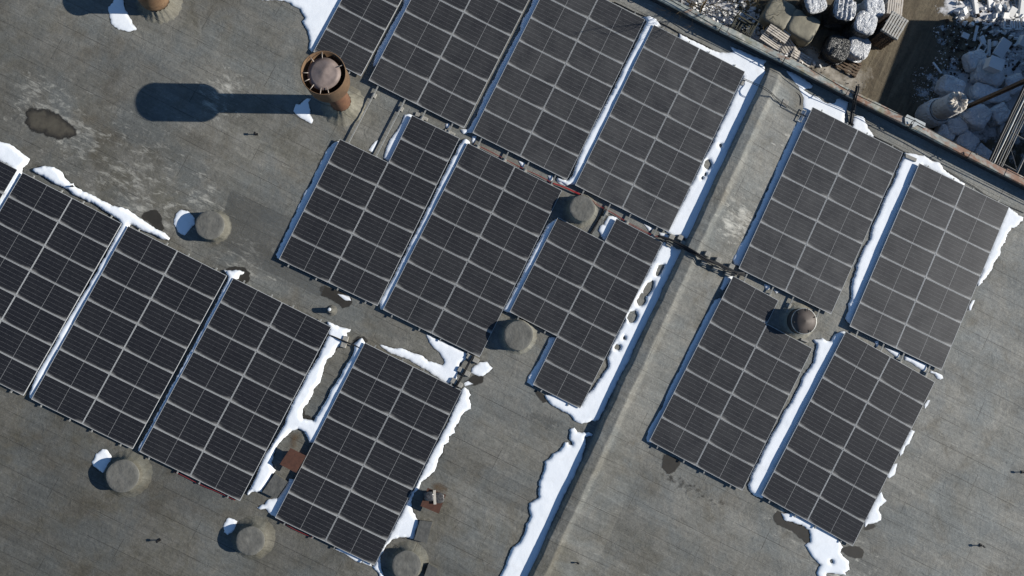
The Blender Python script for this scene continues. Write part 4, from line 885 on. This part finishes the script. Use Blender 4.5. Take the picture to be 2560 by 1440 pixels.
o = mb.build('ground', ground_mat()); tag(o, kind='structure')
def ysheet(name, pts, m, label=None, **k):
    o = sheet(name, [Y(*p) for p in pts], m, None, z=GZ, spacing=.3, **k); o['kind'] = 'stuff'
    return o
ysheet('white_dust', [(1640, -30), (1830, -30), (1850, 10), (1885, 70), (1960, 95), (2000, 130), (1980, 150), (1900, 150), (1800, 110), (1700, 40)], M['snowdust'], fade=.7, jit=.3)
ysheet('pale_sand', [(1990, 100), (2060, 110), (2120, 170), (2170, 160), (2200, 110), (2180, 200), (2150, 240), (2120, 250), (2040, 200), (1980, 150)], M['dust'], fade=1.2, jit=.3)
ysheet('pale_sand', [(1985, 150), (2100, 205), (2230, 275), (2250, 310), (2300, 330), (2200, 330), (1980, 200)], M['dust'], fade=.8, jit=.25)
ysheet('pale_sand', [(2100, 165), (2165, 135), (2150, 175), (2110, 200)], M['dust'], fade=.8, jit=.3)
ysheet('thin_snow', [(2350, -30), (2460, -30), (2600, -30), (2600, 130), (2520, 110), (2450, 75), (2380, 60), (2340, 30)], M['snowdust'], fade=1.2, jit=.4)
ysheet('thin_snow', [(2340, 60), (2365, 55), (2375, 90), (2360, 130), (2340, 120)], M['snowdust'], fade=.8, jit=.4)
ysheet('thin_snow', [(2290, 190), (2350, 180), (2400, 180), (2400, 260), (2330, 270), (2290, 250)], M['snowdust'], fade=2.2, jit=.4)
ysheet('thin_snow', [(2300, 200), (2420, 120), (2600, 60), (2600, 330), (2420, 400), (2330, 330)], M['snowdust'], fade=1.5, jit=.4)
ysheet('thin_snow', [(2440, 300), (2560, 240), (2600, 400), (2480, 400)], M['snowdust'], fade=2.0, jit=.4)
# rubble: countless crumbs
mb = MB(); rr = random.Random(3)
def crumbs(poly, n, s0, s1):
    w = [Y(*p) for p in poly]; xs = [p.x for p in w]; ys = [p.y for p in w]; pl = [(p.x, p.y) for p in w]; k = 0
    while k < n:
        x, y = rr.uniform(min(xs), max(xs)), rr.uniform(min(ys), max(ys))
        if not inside(np.array([x]), np.array([y]), pl)[0]: continue
        s = s0 + (s1 - s0) * rr.random() ** 3
        Mx = Euler((rr.uniform(0, 3), rr.uniform(0, 3), rr.uniform(0, 3))).to_matrix().to_4x4()
        mb.box((x, y, GZ + s * .25), (s, s * rr.uniform(.4, 1.2), s * rr.uniform(.2, .6)), 0, Mx, rr.uniform(.5, 1)); k += 1
crumbs([(2380, -40), (2620, -40), (2620, 130), (2460, 110), (2390, 60)], 520, .03, .34)
crumbs([(2330, 60), (2460, 60), (2450, 180), (2340, 180)], 260, .02, .12)
crumbs([(2470, 120), (2610, 100), (2610, 200), (2500, 190)], 140, .03, .2)
crumbs([(1620, -60), (1840, -60), (1990, 130), (1960, 150), (1800, 90)], 900, .04, .34)
crumbs([(1900, 80), (1990, 130), (2060, 170), (1960, 150)], 120, .04, .2)
crumbs([(2280, 170), (2350, 160), (2330, 260), (2280, 260)], 120, .02, .1)
M['foam'] = simple('white_foam', (.74, .73, .70), .8, .12, 2, bump=.004)
o = mb.build('rubble', M['foam']); tag(o, kind='stuff')
mb = MB(); rr = random.Random(5)
crumbs([(1990, 90), (2140, 170), (2170, 230), (2100, 240), (1980, 150)], 200, .02, .1); crumbs([(2350, 60), (2600, -30), (2600, 220), (2360, 200)], 380, .04, .22)
o = mb.build('rubble', simple('dark_rubble', (.06, .045, .035), .9, .4, 4)); tag(o, kind='stuff')
mb = None

# foam boards, strips and window frames thrown on the ground
def board(px, py, a, b, t, ang, tilt, label, h=.05, mname='foam'):
    c = Y(px, py, h); mb = MB(); mb.box((0, 0, t / 2), (a, b, t), 0, Euler((R_(tilt), R_(tilt * .6), 0)).to_matrix().to_4x4(), .99)
    o = mb.build('foam_board', M[mname], None, c, R_(ang)); tag(o, label, 'foam board', 'white boards thrown in the yard'); return o
board(2504, 121, .62, .95, .10, -27, 12, 'largest white board leaning on scraps in the shaded yard', .25)
board(2412, 90, .40, .28, .08, -20, 8, 'small white board lying alone on dark soil in the shade')
board(2455, 102, .32, .5, .08, 30, 10, 'tapered white board left of the largest one')
board(2438, 84, .14, .85, .06, -12, 4, 'narrow white strip lying at the edge of the thin snow')
board(2436, 14, .22, 1.25, .14, 14, 10, 'long white beam in the sun at the top right')
board(2551, 20, .26, 1.1, .16, -3, 8, 'long white beam in the sun by the right border')
board(2515, 40, .55, .30, .10, 5, 25, 'bright folded white board in the sun', .15)
board(2529, 31, .40, .50, .08, -20, 20, 'bright kite shaped white board in the sun', .2)
board(2552, 107, .5, .55, .3, -20, 15, 'thick white foam block cut by the right border')
board(2342, 170, .10, .75, .05, 40, 4, 'thin white strip at the edge of the dark track')
board(2492, 152, .10, .45, .06, 45, 8, 'short white strip between the shaded bags')
board(2471, 120, .12, .85, .1, 15, 20, 'upright white strip beside the tapered board', .2)
board(2410, 28, .3, .34, .12, 35, 20, 'small bright white chunk left of the long beam')
board(2495, 22, .34, .3, .16, 60, 20, 'bright white chunk between the two long beams')
board(2475, 8, .36, .5, .08, 20, 15, 'bright white board near the top border')
board(2488, 40, .28, .22, .16, 20, 25, 'small bright cube of foam left of the folded board')
board(2560, 55, .4, .4, .1, 20, 15, 'white board cut by the right border in the shade')
def wframe(px, py, a, b, ang, label):
    mb = MB(); t = .07
    for sy in (-1, 1): mb.box((0, sy * (b - t) / 2, .05), (a, t, .08))
    for sx in (-1, 1): mb.box((sx * (a - t) / 2, 0, .05), (t, b - 2 * t, .08))
    mb.box((a * .12, 0, .05), (t * .6, b - 2 * t, .07))
    o = mb.build('window_frame', M['foam'], None, Y(px, py, .12), R_(ang)); tag(o, label, 'window frame', 'white window frames in the yard')
wframe(2458, 123, .62, .50, -33, 'white plastic frame standing on the shaded bags'); wframe(2521, 61, .62, .62, -5, 'white plastic frame at the edge of the shadow'); wframe(2537, 62, .5, .62, 4, 'second white plastic frame right beside the first at the shadow edge')

# bags

def crease_mat(name, c1, c2, rough, scale, depth, spec=.3, dark=None):
    """fabric or film with sharp folds"""
    m, nt, b = mat(name); q = NB(nt); pos = q.pos()
    def ridged(sc, d=.8): return q.m('SUBTRACT', 1.0, q.m('MULTIPLY', q.m('ABSOLUTE', q.m('SUBTRACT', q.noise(pos, sc, 3, .5, d), .5)), 4.0), clamp=True)
    r1, r2, r3 = ridged(scale), ridged(scale * 2.3), ridged(scale * 5)
    h = q.m('ADD', r1, q.m('ADD', q.m('MULTIPLY', r2, .6), q.m('MULTIPLY', r3, .3)))
    c = q.mix(q.ramp(q.noise(pos, scale * .8, 5, .6), (.3, 0.0), (.7, 1.0)), c2, c1)
    if dark: c = q.mix(q.ramp(q.noise(pos, scale * 1.1, 5, .65, 1.0), (.55, 0.0), (.68, .8)), c, dark)
    oi = q.n('ShaderNodeObjectInfo').outputs['Random']
    c = q.mix(1.0, c, q.ramp(oi, (0, .86), (1, 1.04)), 'MULTIPLY')
    nt.links.new(c, b.inputs['Base Color']); b.inputs['Roughness'].default_value = rough; b.inputs['Specular IOR Level'].default_value = spec
    nt.links.new(q.bump(h, 1.0, depth), b.inputs['Normal']); return m
M['bag'] = crease_mat('woven_white_bag', (.78, .78, .77), (.62, .61, .59), .75, 1.4, .07)
M['bagtop'] = crease_mat('sunlit_white_fabric', (.66, .62, .56), (.52, .48, .42), .8, 3, .04)
M['film'] = crease_mat('stretch_film', (.72, .73, .74), (.52, .53, .54), .3, 3.2, .05, .6, (.22, .22, .21))
M['darkfilm'] = crease_mat('dark_stretch_film', (.05, .052, .05), (.03, .03, .03), .3, 2.4, .06, .5, (.17, .165, .145))

M['tarp'] = simple('olive_tarp', (.26, .24, .18), .7, .3, 2.2, bump=.02, bscale=4)
M['wood'] = simple('grey_pallet_wood', (.50, .48, .43), .85, .3, 7, objrand=.2)
M['brownwood'] = simple('brown_pallet_wood', (.15, .105, .07), .85, .35, 7)
M['palewood'] = simple('bleached_pallet_wood', (.62, .56, .48), .85, .22, 7)
def bag(px, py, w, d, h, ang, seed, label, name='bulk_bag', m='bag', cat='bulk bag', group='white bulk bags in the yard', z0=0.0, amp=.13, sq=5, freq=2.1):
    c = Y(px, py, z0 + h * .55); root = empty(name, (c.x, c.y, GZ + z0), (0, 0, R_(ang))); tag(root, label, cat, group)
    mb = MB(); crumple(mb, (0, 0, h / 2), (w, d, h), seed, 84, amp, sq, freq, .03)
    mb.build('body', M[m], root)
    return root
BG = [(2376, 218, 1.25, .95, .9, -22, 1.1, 'boxy white bag at the near left of the shaded heap'), (2437, 152, 1.0, 1.0, .8, 15, 2.2, 'dented white bag at the top left of the shaded heap'),
      (2470, 186, 1.55, 1.15, 1.0, -18, 3.3, 'biggest white bag in the shaded heap, with a foam box on top'), (2458, 234, 1.25, .85, .8, -15, 4.4, 'white bag in the middle of the shaded heap'),
      (2534, 212, 1.0, 1.0, .8, 20, 5.5, 'white bag at the right end of the shaded heap'), (2435, 290, 1.35, 1.25, 1.1, -30, 6.6, 'plump white bag beside the upright two tier bag'),
      (2495, 287, 1.0, .95, .9, 30, 7.7, 'white bag next to the foot of the pipe rack post'), (2388, 318, 1.1, .9, .8, 10, 8.8, 'crumpled white bag right of the two tier bag'),
      (2362, 334, .95, .75, .7, -20, 9.9, 'white bag half hidden by the coping'), (2414, 356, 1.1, 1.0, .7, -35, 10.1, 'flat topped white bag behind the rusty coping'),
      (2455, 384, .95, .7, .5, -38, 11.2, 'low white bag behind the bracket on the coping'), (2500, 240, .95, .75, .6, 5, 12.3, 'small white bag between the middle and right bags'), (2520, 330, 1.0, .9, .4, 0, 13.4, 'slumped white bag under the pipe rack')]
for b in BG: bag(*b[:4], b[4] * .8, *b[5:])
# the upright two tier bag whose top is in the sun
c = Y(2330, 285, .5); root = empty('bulk_bag', (c.x, c.y, GZ)); tag(root, 'tall two tier white bag with a gathered sunlit top', 'bulk bag', 'white bulk bags in the yard')
mb = MB(); mb.lathe([(.62, 0), (.70, .15), (.70, 1.0), (.62, 1.15), (.50, 1.2)], 56, fn=lambda w, i, r, z: (r * (1 + .05 * noise.noise(Vector((math.cos(w) * 2, math.sin(w) * 2, z * 2)))), z)); mb.build('lower_tier', M['bag'], root)
mb = MB(); mb.lathe([(.48, 1.18), (.56, 1.3), (.56, 2.3), (.53, 2.42)], 56, close=False, fn=lambda w, i, r, z: (r * (1 + .05 * noise.noise(Vector((math.cos(w) * 2, math.sin(w) * 2, z * 2 + 5)))), z)); mb.build('upper_tier', M['bag'], root)
vs = []; n = 64; rows = 14
for i in range(rows + 1):
    r = .54 * (1 - i / rows)
    for k in range(n):
        w = 2 * math.pi * k / n; fold = math.cos(w * 11 + 3 * noise.noise(Vector((math.cos(w), math.sin(w), r * 4))) + r * 6)
        z = 2.42 + .10 * math.sin(math.pi * min(1, i / rows * 1.4)) + .075 * fold * math.sin(math.pi * min(1, .12 + i / rows)) + .08 * noise.noise(Vector((r * 6 * math.cos(w), r * 6 * math.sin(w), 8)))
        vs.append((r * math.cos(w), r * math.sin(w), z))
mb = MB(); mb.add(vs, [(i * n + k, i * n + (k + 1) % n, (i + 1) * n + (k + 1) % n, (i + 1) * n + k) for i in range(rows) for k in range(n)], True); mb.build('gathered_top', M['bagtop'], root)
mb = MB(); mb.lathe([(.58, 1.17), (.60, 1.19), (.58, 1.21)], 40, close=False); mb.build('strap', M['cable'], root)
# white foam box on the biggest bag
c = Y(2476, 166, 1.0); mb = MB(); mb.box((0, 0, .2), (.72, .6, .4), 0, None, .96); mb.box((0, 0, .43), (.76, .64, .06)); o = mb.build('foam_box', M['foam'], None, c, R_(-20)); tag(o, 'white foam box with a lid on top of the biggest shaded bag', 'foam box')
# film wrapped towers
def tower(px, py, r, h, side, top, label, seed, ang=0, ridges=0, sq=3.4):
    b = Y(px, py, h); root = empty('wrapped_pallet', (b.x, b.y, GZ), (0, 0, R_(ang))); tag(root, label, 'wrapped pallet', 'film wrapped loads in the yard')
    def fn(w, i, rr, z):
        s = (abs(math.cos(w)) ** sq + abs(math.sin(w)) ** sq) ** (-1 / sq)
        k = 1 + .07 * noise.noise(Vector((math.cos(w) * 2.5, math.sin(w) * 2.5, z * 2.2 + seed))) + .04 * math.sin(z * 13 + 3 * math.sin(w + seed))
        return rr * s * k, z
    mb = MB(); mb.lathe([(r * .98, .14), (r * 1.04, .3), (r * 1.02, h * .3), (r * .97, h * .48), (r * .93, h * .53), (r * .97, h * .6), (r, h * .8), (r * .98, h - .12), (r * .9, h - .02)], 64, fn=fn, close=False); mb.build('wrapped_load', M[side], root)
    def fn2(w, i, rr, z):
        s = (abs(math.cos(w)) ** sq + abs(math.sin(w)) ** sq) ** (-1 / sq); x, y = rr * s * math.cos(w), rr * s * math.sin(w)
        n1 = .6 * noise.noise(Vector((x * 4, y * 4, seed))); n2 = .6 * abs(noise.noise(Vector((x * 9, y * 5, seed + 3))))
        rd = ridges * .05 * (1 if math.sin(x * 26 + n1 * 1.2) > 0 else -1)
        return rr * s, z + .06 * n1 - .10 * n2 + (rd if 0 < i else 0)
    mb = MB(); mb.lathe([(r * .99, h - .06), (r * .95, h), (r * .85, h + .05), (r * .7, h + .06), (r * .55, h + .06), (r * .4, h + .06), (r * .25, h + .06), (r * .1, h + .06), (.01, h + .06)], 72, fn=fn2); mb.build('top_sheet', M[top], root)
    mb = MB()
    for sx in (-1, 0, 1): mb.box((sx * r * .8, 0, .07), (.12, r * 1.9, .12))
    mb.build('pallet_base', M['brownwood'], root)
tower(2166, 56, .60, 1.4, 'darkfilm', 'film', 'tall film wrapped load with a crumpled bright top, nearest the pallet stack', 1.5, -20)
tower(2113, 21, .60, 1.4, 'darkfilm', 'film', 'tall film wrapped load with a ribbed bright top', 4.2, -8, 1)
tower(2040, 4, .58, 1.25, 'darkfilm', 'film', 'film wrapped load at the top border above the olive covers', 7.5, 15)
tower(2188, 16, .55, 1.1, 'film', 'film', 'low load in shiny clear film between the two tall ones', 9.1, 5)
tower(2098, 118, .66, .75, 'darkfilm', 'darkfilm', 'low dark wrapped load in front of the tall ones', 11.7, -25)
tower(2150, 116, .60, .75, 'film', 'film', 'low load in torn shiny film beside the low dark one', 13.2, -20)
def covered(px, py, a, b, h, ang, seed, label):
    c = Y(px, py, h); root = empty('covered_load', (c.x, c.y, GZ), (0, 0, R_(ang))); tag(root, label, 'covered load', 'loads under olive covers')
    mb = MB(); crumple(mb, (0, 0, h / 2), (a, b, h), seed, 48, .035, 8, 1.8); mb.build('cover', M['tarp'], root)
    mb = MB(); mb.tube([(-a * .5, b * .2, h * .55), (0, b * .25, h * 1.0), (a * .5, b * .2, h * .6)], .02, 6); mb.build('tie_cord', M['cable'], root)
covered(1950, 30, 1.45, 1.5, .8, -30, 2.5, 'olive covered load behind the bare branches'); covered(2010, 62, 1.55, 1.4, .85, -28, 6.5, 'olive covered load with a paler lid beside the tall wrapped ones')
# pallets
def pallet_mesh(n=7, a=1.2, b=.8, gap=.4):
    mb = MB(); w = b / n * (1 - gap * .6)
    for k in range(n): mb.box((0, -b / 2 + (k + .5) * b / n, .132), (a, w, .02))
    for x in (-a / 2 + .05, 0, a / 2 - .05):
        mb.box((x, 0, .111), (.1, b, .02))
        for y in (-b / 2 + .06, 0, b / 2 - .06): mb.box((x, y, .06), (.1, .11, .08))
        mb.box((x, 0, .01), (.1, b, .018))
    return mb
PM = {}
for key, m, n, b, g in (('grey', 'wood', 7, 1.0, .6), ('brown', 'brownwood', 5, .85, .8), ('pale', 'palewood', 7, .85, .55)):
    o = pallet_mesh(n, 1.2, b, g).build('pallet', M[m]); PM[key] = o.data; bpy.data.objects.remove(o)
def pallet(key, px, py, h, ang, label, group=None, tilt=(0, 0)):
    o = bpy.data.objects.new('pallet', PM[key]); link(o); o.location = Y(px, py, h + .14) - Vector((0, 0, .14)); o.rotation_euler = (R_(tilt[0]), R_(tilt[1]), R_(ang)); tag(o, label, 'pallet', group); return o
pb = Y(2239, 62, 1.45)
for k in range(10):
    o = bpy.data.objects.new('pallet', PM['grey' if k > 8 else 'brown']); link(o); o.location = (pb.x + rng.uniform(-.02, .02), pb.y + rng.uniform(-.02, .02), GZ + .145 * k); o.rotation_euler = (0, 0, R_(60 + rng.uniform(-2, 2)))
    tag(o, 'topmost slatted grey pallet of the tall stack beside the dirt track' if k == 9 else 'brown pallet in the tall stack beside the dirt track, under the grey one', 'pallet', 'pallets of the tall stack')
pb = Y(2238, 8, 1.0)
for k in range(7):
    o = bpy.data.objects.new('pallet', PM['pale']); link(o); o.location = (pb.x + rng.uniform(-.02, .02), pb.y + rng.uniform(-.02, .02), GZ + .145 * k); o.rotation_euler = (0, 0, R_(83 + rng.uniform(-2, 2)))
    tag(o, 'topmost bleached pallet of the stack cut by the top border' if k == 6 else 'bleached pallet in the stack cut by the top border, under its topmost one', 'pallet', 'pallets of the bleached stack')
pallet('brown', 2123, 163, 0, -28, 'brown pallet lying flat on the pale sand')
pallet('pale', 1950, 76, .55, -33, 'upper bleached pallet leaning by the lattice crate', 'bleached pallets by the coping', (4, 2))
pallet('pale', 1932, 97, .35, -33, 'lower bleached pallet nearest the coping', 'bleached pallets by the coping', (-3, 2))
pallet('pale', 1936, 88, .0, -30, 'bleached pallet at the bottom of the heap by the coping', 'bleached pallets by the coping')
pallet('pale', 1972, 125, .05, -50, 'broken bleached pallet standing crooked at the end of the heap', 'bleached pallets by the coping', (12, 8))
pallet('pale', 2000, 150, .0, -25, 'bleached pallet half hidden by the coping', 'bleached pallets by the coping', (3, 10))
# lattice crate
c = Y(1862, 62, .9); root = empty('crate', (c.x, c.y, GZ), (0, 0, R_(-30))); tag(root, 'dark lattice crate behind the coping', 'crate')
m_ = simple('mossy_crate', (.075, .075, .055), .8, .4, 6)
mb = MB(); a, b, h = 1.1, 1.1, .9
for x in (-1, 1):
    for y in (-1, 1): mb.box((x * a / 2, y * b / 2, h / 2), (.06, .06, h))
for z in (.05, h - .04, h / 2):
    for y in (-1, 1): mb.box((0, y * b / 2, z), (a - .06, .04, .05)); mb.box((y * a / 2, 0, z), (.04, b - .06, .05))
mb.build('posts', m_, root)
mb = MB()
for k in range(9): mb.box((-a / 2 + (k + .5) * a / 9, 0, .12), (.035, b - .08, .03)); mb.box((0, -b / 2 + (k + .5) * b / 9, .16), (a - .08, .035, .03))
mb.build('base_slats', m_, root)
mb = MB()
for k, s_ in enumerate((.9, .62, .36)):
    for y in (-1, 1): mb.box((.05 * k, y * s_ / 2, .55), (s_, .05, .05)); mb.box((y * s_ / 2 + .05 * k, 0, .55), (.05, s_ - .06, .05))
mb.build('inner_frame', m_, root)
# pipe rack leaving the building at the right
def rack():
    zt = .35
    a = P(2489, 412, zt); b = P(2575, 228, zt); d = (b - a); L = 9.0; d.normalize(); s = Vector((-d.y, d.x, 0)); s = -s if s.x < 0 else s
    root = empty('pipe_rack', a); tag(root, 'steel rack carrying pipes and cables away from the building edge', 'pipe rack')
    q = lambda t, o_, z: d * t + s * o_ + Vector((0, 0, z))
    mb = MB()
    for o_ in (0, 1.25): mb.tube([q(-.2, o_, -.35), q(L, o_, -.35)], .06, 4)
    for t in np.arange(.4, L, 1.5): mb.tube([q(t, 0, -.35), q(t, 1.25, -.35)], .04, 4); mb.tube([q(t, 1.25, -.35), q(t + 1.4, 0, -.35)], .025, 4)
    mb.build('frame', simple('weathered_steel', (.24, .23, .21), .6, .3, 5), root)
    for k, (o_, r, m) in enumerate(((-.22, .05, 'cable'), (-.12, .035, 'cable'), (.02, .035, 'rail'), (.13, .035, 'cable'), (.24, .03, 'block'), (.34, .03, 'cable'), (.43, .025, 'block'))):
        mb = MB(); mb.tube([q(t, o_ + .03 * noise.noise(Vector((t, k * 5, 0))), -.2 + .03 * noise.noise(Vector((t, k, 4)))) for t in np.arange(-.2, L, .4)], r, 8); mb.build('pipe', M[m], root)
    mb = MB()
    for dx in (-.07, .07): mb.box((0, dx, -2.95 - .35), (.2, .02, 5.1), 0)
    mb.box((0, 0, -3.3), (.02, .14, 5.1)); o = mb.build('post', M['brownwood'], root); o.location = q(4.9, .2, 0) + Vector((0, 0, 0)); o.rotation_euler.z = R_(60)
    mb = MB(); mb.box((0, 0, 0), (.3, .3, .04)); o = mb.build('base_plate', M['rust'], root); o.location = q(4.9, .2, GZ - zt + .02)
rack()
# bare tree and shrubs at the top border
def twigs(mb, p, d, L, r, depth, rr, bend=.35):
    n = 4; pts = [p]; dd = d.copy()
    for i in range(n):
        dd = (dd + Vector((rr.uniform(-1, 1), rr.uniform(-1, 1), rr.uniform(-.6, .8))) * bend * .5).normalized(); pts.append(pts[-1] + dd * L / n)
    mb.tube(pts, [r * (1 - .5 * i / n) for i in range(n + 1)], 5 if r > .02 else 3, False)
    if depth > 0:
        for k in range(rr.randint(2, 4)):
            i = rr.randint(1, n); nd = (dd + Vector((rr.uniform(-1, 1), rr.uniform(-1, 1), rr.uniform(-.3, .7))) * .9).normalized()
            twigs(mb, pts[i], nd, L * rr.uniform(.55, .8), r * .55, depth - 1, rr, bend)
M['bark'] = simple('dry_bark', (.14, .105, .06), .9, .35, 6)
M['drystem'] = simple('dry_stems', (.21, .165, .09), .9, .35, 6)
def tree(px, py, h, label, seed):
    b = P(px, py, 0) ; b = Vector((b.x, b.y, GZ)); root = empty('tree', b); tag(root, label, 'tree', 'bare trees behind the coping'); rr = random.Random(seed)
    mb = MB(); tp = [Vector((0, 0, 0)), Vector((.1, .05, h * .25)), Vector((.0, .15, h * .5)), Vector((-.15, .1, h * .75))]; mb.tube(tp, [.09, .075, .06, .03], 8); mb.build('trunk', M['bark'], root)
    mb = MB()
    for k in range(16):
        t = rr.uniform(.62, 1); i = min(2, int(t * 3)); p = tp[i].lerp(tp[i + 1], t * 3 - i); a = rr.uniform(0, 6.28)
        twigs(mb, p, Vector((math.cos(a), math.sin(a), rr.uniform(.3, 1.2))).normalized(), h * rr.uniform(.14, .24), .022, 3, rr)
    mb.build('crown', M['bark'], root)
tree(1772, 8, 7.9, 'bare tree whose twigs throw shade on the array by the roof edge', 3)
def shrub(px, py, h, n, label, seed, m='drystem', spread=1.0):
    b = Y(px, py); root = empty('shrub', b); tag(root, label, 'shrub', 'dry shrubs behind the coping'); rr = random.Random(seed); mb = MB()
    for k in range(n):
        a = rr.uniform(0, 6.28); o_ = Vector((math.cos(a), math.sin(a), 0)) * rr.uniform(0, .5)
        twigs(mb, o_, Vector((math.cos(a) * spread, math.sin(a) * spread, 1)).normalized(), h * rr.uniform(.6, 1), .022, 2, rr)
    mb.build('branches', M[m], root)
shrub(1905, -4, 1.4, 18, 'tangled brown shrub beside the olive covers', 6); shrub(1795, 0, 1.1, 8, 'thin pale shrub at the left end of the white rubble', 8, spread=1.4)
shrub(1925, 50, .8, 8, 'low dry shrub between the bleached pallets and the olive cover', 9, spread=1.5)
# the long shed beyond the right border that shades the yard
e0, e1 = Y(2272, 50), Y(2192, 262)
hs = 4.4; off = Vector((hs / math.tan(R_(SUN_EL)), 0, 0))
dv = (e1 - e0).normalized(); sd = Vector((-dv.y, dv.x, 0)); sd = -sd if sd.x < 0 else sd
a, b = e0 + off, e0 + off + dv * 16
root = empty('shed', (a.x, a.y, GZ)); tag(root, 'long low grey shed beyond the yard on the sunny side', 'shed')
qd = [Vector((0, 0, 0)), dv * 16, dv * 16 + sd * 8, sd * 8]
mb = MB(); mb.prism([(v.x, v.y) for v in qd], 0, hs - .12); mb.build('wall', M['wall'], root)
mb = MB(); mb.prism([(v.x + (dv.x * .1 if i in (1, 2) else 0) , v.y) for i, v in enumerate(qd)], hs - .118, hs); mb.build('roof', M['galv'], root)
